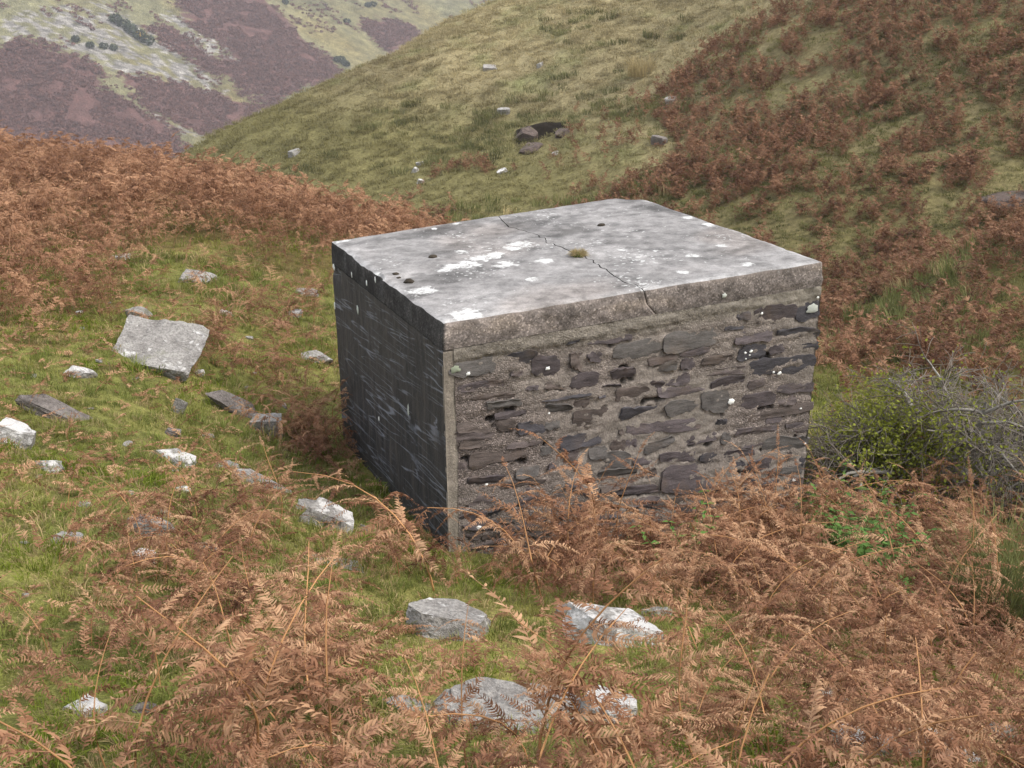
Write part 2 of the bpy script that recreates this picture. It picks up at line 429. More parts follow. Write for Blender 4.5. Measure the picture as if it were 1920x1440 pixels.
def mesh_np(name, V, Fs, mat=None, smooth=False, col=None, val=None):
    """mesh from numpy verts and a list of face lists / arrays"""
    me = bpy.data.meshes.new(name)
    V = np.asarray(V, float)
    loops = []; starts = []; tot = []
    n = 0
    for F in Fs:
        F = np.asarray(F)
        if len(F) == 0: continue
        k = F.shape[1]
        loops.append(F.ravel()); starts.append(n + np.arange(len(F)) * k); tot.append(np.full(len(F), k)); n += F.size
    loops = np.concatenate(loops); starts = np.concatenate(starts); tot = np.concatenate(tot)
    me.vertices.add(len(V)); me.vertices.foreach_set('co', V.astype(np.float32).ravel())
    me.loops.add(len(loops)); me.loops.foreach_set('vertex_index', loops.astype(np.int32))
    me.polygons.add(len(starts)); me.polygons.foreach_set('loop_start', starts.astype(np.int32)); me.polygons.foreach_set('loop_total', tot.astype(np.int32))
    me.update(calc_edges=True)
    if smooth: me.polygons.foreach_set('use_smooth', np.ones(len(starts), bool))
    if col is not None:
        a = me.attributes.new('Col', 'FLOAT_COLOR', 'POINT')
        c = np.ones((len(V), 4), np.float32); c[:, :3] = col; a.data.foreach_set('color', c.ravel())
    if val is not None:
        a = me.attributes.new('val', 'FLOAT', 'POINT'); a.data.foreach_set('value', np.asarray(val, np.float32))
    if mat: me.materials.append(mat)
    me.validate()
    return me

def obj(name, me, parent=None, loc=None):
    o = bpy.data.objects.new(name, me)
    if loc is not None: o.location = loc
    return link(o, parent)

def grid_faces(nu, nv, off=0):
    i = np.arange(nu - 1)[:, None] * nv + np.arange(nv - 1)[None]
    i = i.ravel() + off
    return np.stack([i, i + nv, i + nv + 1, i + 1], 1)

def tube(path, rad, k=5):
    """tapered tube along a path; returns verts, quads"""
    path = np.asarray(path, float); n = len(path)
    rad = np.broadcast_to(np.asarray(rad, float), (n,))
    t = np.gradient(path, axis=0); t /= np.linalg.norm(t, axis=1)[:, None] + 1e-9
    ref = np.where(np.abs(t[:, 2:3]) > 0.9, np.array([[1., 0, 0]]), np.array([[0, 0, 1.]]))
    a = np.cross(t, ref); a /= np.linalg.norm(a, axis=1)[:, None] + 1e-9
    b = np.cross(t, a)
    an = np.arange(k) * 2 * math.pi / k
    V = path[:, None] + rad[:, None, None] * (np.cos(an)[None, :, None] * a[:, None] + np.sin(an)[None, :, None] * b[:, None])
    i = np.arange(n - 1)[:, None] * k; j = np.arange(k)[None]; j2 = (j + 1) % k
    F = np.stack([i + j, i + j2, i + k + j2, i + k + j], -1).reshape(-1, 4)
    return V.reshape(-1, 3), F

class Acc:
    def __init__(s): s.V = []; s.T = []; s.Q = []; s.val = []; s.n = 0
    def add(s, V, T=None, Q=None, val=0.5):
        V = np.asarray(V, float)
        if T is not None and len(T): s.T.append(np.asarray(T) + s.n)
        if Q is not None and len(Q): s.Q.append(np.asarray(Q) + s.n)
        s.V.append(V); s.val.append(np.broadcast_to(np.asarray(val, float), (len(V),))); s.n += len(V)
    def mesh(s, name, mat, smooth=False):
        Fs = []
        if s.T: Fs.append(np.concatenate(s.T))
        if s.Q: Fs.append(np.concatenate(s.Q))
        return mesh_np(name, np.concatenate(s.V), Fs, mat, smooth, val=np.concatenate(s.val))

# ---------------------------------------------------------------- materials
def new_mat(name, rough=0.9, spec=0.2):
    m = bpy.data.materials.new(name); m.use_nodes = True
    nt = m.node_tree; b = nt.nodes['Principled BSDF']
    b.inputs['Roughness'].default_value = rough; b.inputs['Specular IOR Level'].default_value = spec
    return m, nt, b

class N:
    def __init__(s, nt): s.nt = nt
    def n(s, typ, **kw):
        o = s.nt.nodes.new(typ)
        for k, v in kw.items(): setattr(o, k, v)
        return o
    def l(s, a, b): s.nt.links.new(a, b)
    def attr(s, name, inst=False):
        a = s.n('ShaderNodeAttribute', attribute_name=name)
        if inst: a.attribute_type = 'INSTANCER'
        return a
    def noise(s, scale, detail=3, vec=None, rough=0.55, dist=0.0):
        o = s.n('ShaderNodeTexNoise'); o.inputs['Scale'].default_value = scale; o.inputs['Detail'].default_value = detail
        o.inputs['Roughness'].default_value = rough; o.inputs['Distortion'].default_value = dist
        if vec is not None: s.l(vec, o.inputs['Vector'])
        return o.outputs['Fac']
    def voro(s, scale, vec=None, feature='F1', out='Distance', rnd=1.0):
        o = s.n('ShaderNodeTexVoronoi', feature=feature); o.inputs['Scale'].default_value = scale; o.inputs['Randomness'].default_value = rnd
        if vec is not None: s.l(vec, o.inputs['Vector'])
        return o.outputs[out]
    def ramp(s, fac, stops):
        o = s.n('ShaderNodeValToRGB'); e = o.color_ramp.elements
        while len(e) < len(stops): e.new(0.5)
        for k, (p, c) in enumerate(stops):
            e[k].position = p; e[k].color = (c, c, c, 1) if isinstance(c, (int, float)) else (*c, 1)
        s.l(fac, o.inputs[0]); return o.outputs[0]
    def mix(s, fac, a, b, mode='MIX'):
        o = s.n('ShaderNodeMix', data_type='RGBA', blend_type=mode, clamp_factor=True)
        for v, i in ((fac, 0), (a, 6), (b, 7)):
            if isinstance(v, (int, float)): o.inputs[i].default_value = v
            elif isinstance(v, tuple): o.inputs[i].default_value = (*v, 1)
            else: s.l(v, o.inputs[i])
        return o.outputs[2]
    def math(s, op, a, b=0.0, c=0.0):
        o = s.n('ShaderNodeMath', operation=op)
        for i, v in enumerate((a, b, c)):
            if isinstance(v, (int, float)): o.inputs[i].default_value = v
            else: s.l(v, o.inputs[i])
        return o.outputs[0]
    def bump(s, h, strength, dist, b):
        o = s.n('ShaderNodeBump'); o.inputs['Strength'].default_value = strength; o.inputs['Distance'].default_value = dist
        s.l(h, o.inputs['Height']); s.l(o.outputs[0], b.inputs['Normal'])
    def objco(s): return s.n('ShaderNodeTexCoord').outputs['Object']
    def geo(s): return s.n('ShaderNodeNewGeometry')

def mat_ground(name, big=1.0):
    m, nt, b = new_mat(name, 1.0, 0.05); g = N(nt)
    p = g.geo().outputs['Position']
    c = g.attr('Col').outputs['Color']
    f1 = g.noise(9 / big, 4, p); f2 = g.noise(60 / big, 3, p)
    c = g.mix(1.0, c, g.ramp(f1, [(0.25, 0.55), (0.75, 1.4)]), 'MULTIPLY')
    c = g.mix(1.0, c, g.ramp(f2, [(0.2, 0.5), (0.8, 1.45)]), 'MULTIPLY')
    g.l(c, b.inputs['Base Color']); g.bump(f2, 0.9, 0.03 * big, b)
    return m

def leaf_shader(nt, b, color, trans=0.35):
    g = N(nt)
    t = g.n('ShaderNodeBsdfTranslucent'); mx = g.n('ShaderNodeMixShader'); mx.inputs[0].default_value = trans
    out = nt.nodes['Material Output']
    g.l(color, t.inputs['Color']); g.l(b.outputs[0], mx.inputs[1]); g.l(t.outputs[0], mx.inputs[2]); g.l(mx.outputs[0], out.inputs['Surface'])

def mat_bracken(name, ca, cb, cc, trans=0.3):
    m, nt, b = new_mat(name, 0.75, 0.25); g = N(nt)
    r = g.n('ShaderNodeObjectInfo').outputs['Random']
    v = g.attr('val').outputs['Fac']
    p = g.geo().outputs['Position']
    f = g.noise(2.5, 2, p)
    t = g.math('ADD', g.math('MULTIPLY', r, 0.55), g.math('ADD', g.math('MULTIPLY', v, 0.35), g.math('MULTIPLY', f, 0.30)))
    c = g.ramp(t, [(0.18, ca), (0.55, cb), (0.95, cc)])
    g.l(c, b.inputs['Base Color']); leaf_shader(nt, b, c, trans)
    return m

def mat_tint(name, lo=0.6, hi=1.35, trans=0.3, rough=0.85):
    """blades coloured by the instance's own tint, paler toward the tip"""
    m, nt, b = new_mat(name, rough, 0.15); g = N(nt)
    c = g.attr('tint', True).outputs['Color']
    v = g.attr('val').outputs['Fac']
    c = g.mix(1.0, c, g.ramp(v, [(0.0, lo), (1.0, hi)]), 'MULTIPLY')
    g.l(c, b.inputs['Base Color']); leaf_shader(nt, b, c, trans)
    return m

def mat_plain(name, c, rough=0.8, trans=0.0, var=0.35, scale=8):
    m, nt, b = new_mat(name, rough, 0.2); g = N(nt)
    r = g.n('ShaderNodeObjectInfo').outputs['Random']
    f = g.noise(scale, 3, g.objco())
    k = g.math('ADD', g.math('MULTIPLY', r, 0.5), g.math('MULTIPLY', f, 0.9))
    cc = g.mix(1.0, (*c,) if False else tuple(c), g.ramp(k, [(0.2, 1 - var), (1.1 if False else 1.0, 1 + var)]), 'MULTIPLY')
    g.l(cc, b.inputs['Base Color'])
    if trans: leaf_shader(nt, b, cc, trans)
    return m

def mat_rock():
    m, nt, b = new_mat('weathered_rock', 0.92, 0.2); g = N(nt)
    oi = g.n('ShaderNodeObjectInfo'); co = g.geo().outputs['Position']
    li = g.n('ShaderNodeSeparateColor'); g.l(oi.outputs['Color'], li.inputs[0])
    f = g.noise(7, 6, co, 0.7, 0.5); f2 = g.noise(42, 5, co, 0.75)
    c = g.ramp(f, [(0.3, (0.20, 0.185, 0.172)), (0.5, (0.33, 0.312, 0.292)), (0.72, (0.45, 0.43, 0.40))])
    c = g.mix(1.0, c, g.ramp(f2, [(0.3, 0.42), (0.5, 0.95), (0.72, 1.35)]), 'MULTIPLY')
    # pale crustose lichen, amount per stone
    n1 = g.noise(5.5, 6, co, 0.62, 0.6); n2 = g.noise(26, 3, co)
    a = g.math('ADD', g.math('MULTIPLY', n1, 1.0), g.math('MULTIPLY', n2, 0.3))
    thr = g.math('SUBTRACT', 0.98, g.math('MULTIPLY', li.outputs[0], 0.42))
    k = g.math('MULTIPLY', g.math('SUBTRACT', a, thr), 14)
    nz = g.n('ShaderNodeSeparateXYZ'); g.l(g.geo().outputs['Normal'], nz.inputs[0])
    up = g.ramp(nz.outputs[2], [(0.0, 0.15), (0.45, 1.0)])
    k = g.math('MULTIPLY', g.n('ShaderNodeClamp').outputs[0] if False else g.math('MINIMUM', g.math('MAXIMUM', k, 0.0), 1.0), up)
    c = g.mix(k, c, g.mix(g.noise(70, 2, co), (0.52, 0.50, 0.48), (0.78, 0.77, 0.75)))
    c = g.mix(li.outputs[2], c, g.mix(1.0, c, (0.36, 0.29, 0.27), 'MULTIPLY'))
    # thin moss
    mo = g.math('MULTIPLY', g.ramp(g.noise(3.2, 4, co), [(0.6, 0.0), (0.68, 0.8)]), up)
    c = g.mix(g.math('MULTIPLY', mo, li.outputs[1]), c, (0.10, 0.11, 0.03))
    g.l(c, b.inputs['Base Color'])
    g.bump(g.math('ADD', f2, g.math('MULTIPLY', f, 2.0)), 1.0, 0.03, b)
    return m

def mat_mortar():
    m, nt, b = new_mat('pebbly_mortar', 0.95, 0.15); g = N(nt); p = g.geo().outputs['Position']
    c = g.attr('Col').outputs['Color']
    f = g.noise(6, 4, p); f2 = g.noise(55, 4, p, 0.7)
    vd = g.n('ShaderNodeTexVoronoi'); vd.inputs['Scale'].default_value = 95; g.l(p, vd.inputs['Vector'])
    sep = g.n('ShaderNodeSeparateColor'); g.l(vd.outputs['Color'], sep.inputs[0])
    peb = g.ramp(sep.outputs[0], [(0.0, 0.55), (0.6, 0.95), (0.86, 1.2), (1.0, 2.0)])
    amt = g.attr('val').outputs['Fac']
    c = g.mix(1.0, c, g.ramp(f, [(0.25, 0.72), (0.75, 1.25)]), 'MULTIPLY')
    c = g.mix(1.0, c, g.ramp(f2, [(0.25, 0.68), (0.75, 1.28)]), 'MULTIPLY')
    c = g.mix(amt, c, g.mix(1.0, c, peb, 'MULTIPLY'))
    g.l(c, b.inputs['Base Color'])
    h = g.math('ADD', g.math('MULTIPLY', f2, 0.8), g.math('MULTIPLY', g.math('SUBTRACT', 1.0, vd.outputs['Distance']), g.math('MULTIPLY', amt, 0.8)))
    g.bump(h, 0.9, 0.012, b)
    return m

def mat_stone():
    m, nt, b = new_mat('wall_stone', 0.88, 0.25); g = N(nt); p = g.geo().outputs['Position']
    oc = g.n('ShaderNodeObjectInfo').outputs['Color']
    mp = g.n('ShaderNodeMapping'); mp.inputs['Scale'].default_value = (1, 1, 3.2); g.l(p, mp.inputs[0])
    f = g.noise(9, 5, mp.outputs[0], 0.6); f2 = g.noise(60, 4, mp.outputs[0], 0.7)
    c = g.mix(1.0, oc, g.ramp(f, [(0.25, 0.6), (0.75, 1.45)]), 'MULTIPLY')
    c = g.mix(1.0, c, g.ramp(f2, [(0.2, 0.7), (0.8, 1.3)]), 'MULTIPLY')
    br = g.ramp(g.noise(4.3, 3, p), [(0.56, 0.0), (0.72, 0.55)])
    c = g.mix(br, c, (0.125, 0.092, 0.068))
    g.l(c, b.inputs['Base Color']); g.bump(g.math('ADD', f, g.math('MULTIPLY', f2, 0.6)), 0.8, 0.012, b)
    return m

def mat_black_render():
    m, nt, b = new_mat('black_render', 0.7, 0.3); g = N(nt)
    co = g.attr('uvw').outputs['Vector']                    # metres along the wall, metres up
    p = g.geo().outputs['Position']
    mp = g.n('ShaderNodeMapping'); mp.inputs['Scale'].default_value = (9, 1.2, 1); g.l(co, mp.inputs[0])
    st = g.noise(1.6, 5, mp.outputs[0], 0.6)
    big = g.noise(1.4, 4, p)
    c = g.ramp(st, [(0.3, (0.018, 0.018, 0.021)), (0.52, (0.038, 0.036, 0.036)), (0.75, (0.095, 0.083, 0.074))])
    c = g.mix(g.ramp(big, [(0.35, 0.0), (0.7, 0.55)]), c, (0.062, 0.055, 0.05))
    # efflorescence along slanting craze lines
    rot = g.n('ShaderNodeMapping'); rot.inputs['Rotation'].default_value = (0, 0, math.radians(4)); g.l(co, rot.inputs[0])
    def craze(sx, sy, w, loc):
        ms = g.n('ShaderNodeMapping'); ms.inputs['Scale'].default_value = (sx, sy, 1); ms.inputs['Location'].default_value = (loc, loc, 0); g.l(rot.outputs[0], ms.inputs[0])
        nzz = g.noise(1.0, 1.6, ms.outputs[0], 0.5, 0.0)
        return g.ramp(g.math('ABSOLUTE', g.math('SUBTRACT', nzz, 0.5)), [(0.0, 1.0), (w * .4, 0.8), (w, 0.0)])
    line = g.math('MAXIMUM', craze(0.42, 6.0, 0.010, 3.1), g.math('MULTIPLY', craze(0.7, 8.5, 0.011, 9.7), 0.7))
    msk = g.ramp(g.noise(3.4, 4, p, 0.6), [(0.38, 0.0), (0.54, 1.0)])
    c = g.mix(g.math('MULTIPLY', g.math('MULTIPLY', line, msk), 0.6), c, (0.30, 0.32, 0.38))
    bl = g.ramp(g.noise(3.2, 5, mp.outputs[0], 0.7), [(0.60, 0.0), (0.80, 0.32)])
    c = g.mix(bl, c, (0.16, 0.17, 0.20))
    g.l(c, b.inputs['Base Color'])
    f2 = g.noise(40, 4, p, 0.7)
    g.bump(g.math('ADD', f2, st), 0.5, 0.012, b)
    return m

def mat_roof():
    m, nt, b = new_mat('weathered_concrete', 0.95, 0.15); g = N(nt); p = g.geo().outputs['Position']
    c = g.attr('Col').outputs['Color']; lich = g.attr('val').outputs['Fac']
    topm = g.attr('top').outputs['Fac']
    f = g.noise(2.2, 6, p, 0.65, 0.4); f2 = g.noise(60, 5, p, 0.75); f3 = g.noise(9, 5, p, 0.65)
    c = g.mix(1.0, c, g.ramp(f, [(0.30, 0.60), (0.5, 0.98), (0.70, 1.25)]), 'MULTIPLY')
    c = g.mix(1.0, c, g.ramp(f3, [(0.3, 0.6), (0.5, 0.98), (0.72, 1.3)]), 'MULTIPLY')
    c = g.mix(1.0, c, g.ramp(f2, [(0.2, 0.66), (0.8, 1.3)]), 'MULTIPLY')
    vd = g.n('ShaderNodeTexVoronoi'); vd.inputs['Scale'].default_value = 85; g.l(p, vd.inputs['Vector'])
    sep = g.n('ShaderNodeSeparateColor'); g.l(vd.outputs['Color'], sep.inputs[0])
    peb = g.ramp(sep.outputs[0], [(0.0, 0.6), (0.55, 0.94), (0.86, 1.12), (1.0, 1.8)])
    c = g.mix(g.math('SUBTRACT', 1.0, topm), c, g.mix(1.0, c, peb, 'MULTIPLY'))
    # white crust lichen: survey spots broken up by noise
    n1 = g.math('ADD', g.math('MULTIPLY', g.noise(13, 6, p, 0.7, 0.4), 0.75), g.math('MULTIPLY', g.noise(55, 3, p), 0.25))
    k = g.math('ADD', g.math('MULTIPLY', lich, 0.95), n1)
    k = g.ramp(k, [(0.76, 0.0), (0.86, 1.0)])
    sp = g.math('MULTIPLY', g.ramp(g.math('ADD', g.noise(24, 3, p), g.math('MULTIPLY', g.noise(1.7, 2, p), 0.55)), [(0.94, 0.0), (1.0, 0.7)]), topm)
    k = g.math('MAXIMUM', k, sp)
    c = g.mix(k, c, g.mix(g.noise(60, 2, p), (0.38, 0.38, 0.37), (0.66, 0.66, 0.645)))
    g.l(c, b.inputs['Base Color'])
    h = g.math('ADD', g.math('ADD', f2, g.math('MULTIPLY', f3, 0.8)), g.math('MULTIPLY', k, 0.15))
    g.bump(h, 0.7, 0.01, b)
    return m

MG = mat_ground('turf'); MH = mat_ground('far_hillside', 30.0)
MB = mat_bracken('dead_bracken', (0.085, 0.036, 0.021), (0.285, 0.140, 0.076), (0.54, 0.335, 0.195))
MBR = mat_bracken('ridge_bracken', (0.115, 0.052, 0.030), (0.27, 0.138, 0.076), (0.45, 0.26, 0.15))
MBU = mat_bracken('broken_bracken', (0.07, 0.028, 0.017), (0.19, 0.085, 0.047), (0.36, 0.20, 0.12))
MBH = mat_bracken('hillside_bracken', (0.075, 0.037, 0.024), (0.185, 0.090, 0.050), (0.31, 0.175, 0.10))
MBF = mat_bracken('far_bracken', (0.10, 0.052, 0.046), (0.15, 0.076, 0.064), (0.20, 0.105, 0.086), 0.15)
MSTEM = mat_plain('bracken_stem', (0.32, 0.165, 0.07), 0.6, 0, 0.5, 20)
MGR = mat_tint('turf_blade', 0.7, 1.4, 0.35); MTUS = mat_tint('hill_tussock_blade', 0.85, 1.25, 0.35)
MROCK = mat_rock(); MMORT = mat_mortar(); MSTONE = mat_stone(); MBLK = mat_black_render(); MROOF = mat_roof()
MLICH = mat_plain('lichen', (0.74, 0.75, 0.72), 0.95, 0, 0.15, 60)
MLICHG = mat_plain('grey_lichen', (0.42, 0.44, 0.40), 0.95, 0, 0.2, 60)
MLICHN = mat_plain('green_lichen', (0.24, 0.27, 0.20), 0.95, 0, 0.2, 60)
MMOSSD = mat_plain('dark_moss', (0.035, 0.028, 0.02), 1.0, 0, 0.5, 30)
MMOSS = mat_plain('green_moss', (0.075, 0.10, 0.02), 1.0, 0, 0.5, 30)
MBARK = mat_plain('hawthorn_bark', (0.21, 0.195, 0.17), 0.9, 0, 0.5, 14)
MTWIG = mat_plain('hawthorn_twig', (0.15, 0.13, 0.11), 0.9, 0, 0.45, 9)
MLEAF = mat_plain('hawthorn_leaf', (0.30, 0.33, 0.05), 0.7, 0.4, 0.5, 12)
MNET = mat_plain('nettle_leaf', (0.085, 0.16, 0.035), 0.7, 0.35, 0.5, 9)
MSTRAW = mat_plain('dry_grass', (0.36, 0.29, 0.15), 0.8, 0.3, 0.5, 14)
MRUSH = mat_plain('rush_blade', (0.135, 0.145, 0.05), 0.7, 0.25, 0.6, 9)
MRUSHD = mat_plain('dark_rush', (0.105, 0.105, 0.042), 0.8, 0.3, 0.6, 5)
MGORSE = mat_plain('gorse_leaf', (0.035, 0.045, 0.022), 0.9, 0.1, 0.4, 2)
MGORSEY = mat_plain('gorse_flower', (0.40, 0.25, 0.03), 0.9, 0.1, 0.3, 2)

# ---------------------------------------------------------------- polygons and sampling
def inside(P, poly):
    x, y = P[:, 0], P[:, 1]; r = np.zeros(len(P), bool); n = len(poly); j = n - 1
    for i in range(n):
        xi, yi = poly[i]; xj, yj = poly[j]
        c = ((yi > y) != (yj > y)) & (x < (xj - xi) * (y - yi) / (yj - yi + 1e-12) + xi)
        r ^= c; j = i
    return r

def scatter(poly, dens, r, mind=None):
    poly = np.array(poly); lo = poly.min(0); hi = poly.max(0)
    n = int(np.prod(hi - lo) * dens)
    P = lo + r.random((n, 2)) * (hi - lo)
    P = P[inside(P, poly)]
    if mind:
        cell = {}; keep = []
        for k, (x, y) in enumerate(P):
            c = (int(x // mind), int(y // mind)); ok = True
            for a in (-1, 0, 1):
                for b_ in (-1, 0, 1):
                    for q in cell.get((c[0] + a, c[1] + b_), ()):
                        if (P[q, 0] - x)**2 + (P[q, 1] - y)**2 < mind * mind: ok = False
            if ok: cell.setdefault(c, []).append(k); keep.append(k)
        P = P[keep]
    return P

HA, HB, HC, HD = (np.array(v) for v in ((-1.647, 10.247, -2.41), (-.482, 7.593, -2.375), (2.472, 8.8, -2.267), (1.285, 11.752, -2.303)))
HUT = np.array([p[:2] for p in (HA, HB, HC, HD)])
def hut_dist_mask(P, m=0.05):
    c = HUT.mean(0); big = c + (HUT - c) * (1 + m / 1.5)
    return inside(P, big)

# ---------------------------------------------------------------- ground
def axis(breaks):
    out = []
    for a, b_, d in breaks: out.append(np.arange(a, b_, d))
    return np.concatenate(out + [[breaks[-1][1]]])
gx = axis([(-160, -40, 4), (-40, -16, 0.8), (-16, -6, 0.25), (-6, 5, 0.08), (5, 16, 0.25), (16, 40, 0.8), (40, 160, 4)])
gy = axis([(-40, -6, 2), (-6, 2, 0.4), (2, 13, 0.08), (13, 26, 0.18), (26, 38.4, 0.4), (38.4, 41.2, 0.12), (41.2, 66, 0.4), (66, 90, 1), (90, 200, 5)])
X, Y = np.meshgrid(gx, gy, indexing='ij')
Z = ground_z(X, Y)

def slope_col(x, y):
    """turf colour: green on the near bank, pale olive on the hill, browner where bracken litter lies"""
    x = np.asarray(x); y = np.asarray(y)
    n1 = fbm(x * 0.9, y * 0.9, 21, 3)[..., None]; n2 = fbm(x * 0.12, y * 0.2, 31, 3)[..., None]
    near = np.array([0.150, 0.150, 0.045]) * (1 + 0.35 * n1) + np.array([0.05, 0.02, 0.012]) * np.clip(n1, 0, 1)
    hill = np.array([0.25, 0.21, 0.115]) * (1 + 0.25 * n2) + np.array([-0.045, -0.005, -0.02]) * np.clip(n1 * 1.2 - 0.1, 0, 1)
    low = sstep(-4.6, -6.6, ground_z(x, y, False))[..., None] * sstep(24, 34, y)[..., None]
    hill = hill * (1 - low) + np.array([0.170, 0.152, 0.066]) * low
    t = sstep(17, 30, y)[..., None]
    c = near * (1 - t) + hill * t
    return np.clip(c, 0.01, 1)

def brk_hill(x, y):
    """0..1 bracken cover on the hillside across the gully"""
    P = np.stack([np.ravel(x), np.ravel(y)], 1)
    wob = 2.4 * fbm(P[:, 0] * 0.30, P[:, 1] * 0.30, 41, 4) + 1.3 * (_hash((P[:, 0] * 50).astype(int), (P[:, 1] * 50).astype(int), 4) - .5)**3 * 8 * 2.6
    Q = P + np.stack([wob, 0.5 * wob], 1)
    poly = [(60, 60), (60, 4), (16, 4), (5.9, 8.6), (5.3, 12.2), (4.3, 16.0), (3.6, 22)] + Z_HILLBRK[::-1] + [(22, 60)]
    a = inside(Q, poly).astype(float)
    return a.reshape(np.shape(x))

RIDGE_POLY = [(-17, 10.4)] + [p for p in Z_RIDGE_FRONT] + [(-1.3, 17.5), (-0.9, 20.2), (-3, 23.5), (-8, 25.5), (-18, 25.5)]
C0 = slope_col(X, Y)
bh = brk_hill(X, Y)[..., None]
C0 = C0 * (1 - 0.55 * bh) + np.array([0.115, 0.095, 0.042]) * 0.55 * bh
rp = inside(np.stack([X.ravel(), Y.ravel()], 1), RIDGE_POLY).reshape(X.shape)[..., None]
C0 = np.where(rp, C0 * 0.5 + np.array([0.11, 0.06, 0.03]) * 0.5, C0)
def hollow_shade(x, y): return np.exp(-(((x - 1.10) / 1.0)**2 + ((y - 40.3) / 0.85)**2)**2) + 0.25 * fbm(x * 3, y * 3, 201, 2)
pt_ = sstep(0.30, 0.55, hollow_shade(X, Y))[..., None]; C0 = C0 * (1 - pt_) + np.array([0.020, 0.016, 0.012]) * pt_      # shade of the hollow, painted near-black into the ground colour
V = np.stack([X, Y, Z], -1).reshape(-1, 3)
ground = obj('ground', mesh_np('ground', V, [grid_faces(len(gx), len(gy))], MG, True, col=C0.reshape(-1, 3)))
tag(ground, kind='structure')

# ---------------------------------------------------------------- far hillside across the main valley
F0 = np.array(FAR['P0']); fg = np.array(FAR['g']); fa = np.array([-fg[1], fg[0]]); fsl = FAR['sl']
def far_pt(d, a, relief=True):
    d = np.asarray(d, float); a = np.asarray(a, float)
    x = F0[0] + d * fg[0] + a * fa[0]; y = F0[1] + d * fg[1] + a * fa[1]
    dd = np.where(d > -82, d, -82 + (d + 82) * 0.08)
    z = F0[2] - fsl * dd
    if relief:
        k = sstep(-82, -55, d)
        z = z + k * (3.2 * vnoise(a * 0.028 + 0.006 * d, d * 0.004, 51) + 1.2 * vnoise(a * 0.08 + 0.02 * d, d * 0.012, 52)) + 0.4 * fbm(a * 0.2, d * 0.2, 53, 3)
    return np.stack([x, y, z], -1)
fd = np.concatenate([np.arange(-200, -100, 10.), np.arange(-100, 30, 0.8), np.arange(30, 75, 5.)]); fal = np.concatenate([np.arange(-260, -60, 8.), np.arange(-60, 330, 1.1), np.arange(330, 700, 12.)])
Dg, Ag = np.meshgrid(fd, fal, indexing='ij')
FV = far_pt(Dg, Ag).reshape(-1, 3)
def far_mask(d, a, polys, wob=2.0):
    w1 = wob * fbm(d * 0.12, a * 0.12, 61, 4); w2 = wob * fbm(d * 0.12, a * 0.12, 67, 4)
    jr = np.random.default_rng(77); w1 = w1 + jr.normal(0, .9, np.shape(d)); w2 = w2 + jr.normal(0, 1.3, np.shape(d)); Q = np.stack([np.ravel(d + w1), np.ravel(a + w2)], 1); r = np.zeros(len(Q), bool)
    for p in polys: r |= inside(Q, p)
    return r.reshape(np.shape(d))
fcol = np.array([0.165, 0.155, 0.085]) * (1 + 0.3 * fbm(Dg * 0.06, Ag * 0.1, 71, 4)[..., None]) + np.array([0.05, 0.02, -0.01]) * np.clip(fbm(Dg * 0.03, Ag * 0.05, 73, 3), 0, 1)[..., None]
scm = far_mask(Dg, Ag, FAR['scree'], 4.0) & (fbm(Dg * 0.35, Ag * 0.5, 75, 3) > -0.12)
fcol = np.where(scm[..., None], np.array([0.225, 0.21, 0.19]), fcol)
fcol = fcol * (1 + 0.20 * np.random.default_rng(78).normal(0, 1, Dg.shape).clip(-1.5, 2) * (0.5 + scm))[..., None]
bkm = far_mask(Dg, Ag, FAR['brk'], 4.5)
fcol = np.where(bkm[..., None], np.array([0.120, 0.064, 0.056]), fcol)
far = obj('far_hillside', mesh_np('far_hillside', FV, [grid_faces(len(fd), len(fal))], MH, True, col=fcol.reshape(-1, 3)))
tag(far, kind='structure')
# valley floor sheet out to the horizon
vx = np.linspace(-1600, 1600, 41); vy = np.linspace(-600, 2000, 41)
VX, VY = np.meshgrid(vx, vy, indexing='ij')
vf = obj('valley_floor', mesh_np('valley_floor', np.stack([VX, VY, np.full_like(VX, -66.0)], -1).reshape(-1, 3), [grid_faces(41, 41)], MH, True, col=np.full((41 * 41, 3), (0.12, 0.12, 0.06))))
tag(vf, kind='structure')

# ---------------------------------------------------------------- geometry-nodes scatter (for uncountable stuff only)
def collection_of(name, meshes):
    c = bpy.data.collections.new(name)
    for k, me in enumerate(meshes):
        o = bpy.data.objects.new('%s_%02d' % (name, k), me); c.objects.link(o)
    return c

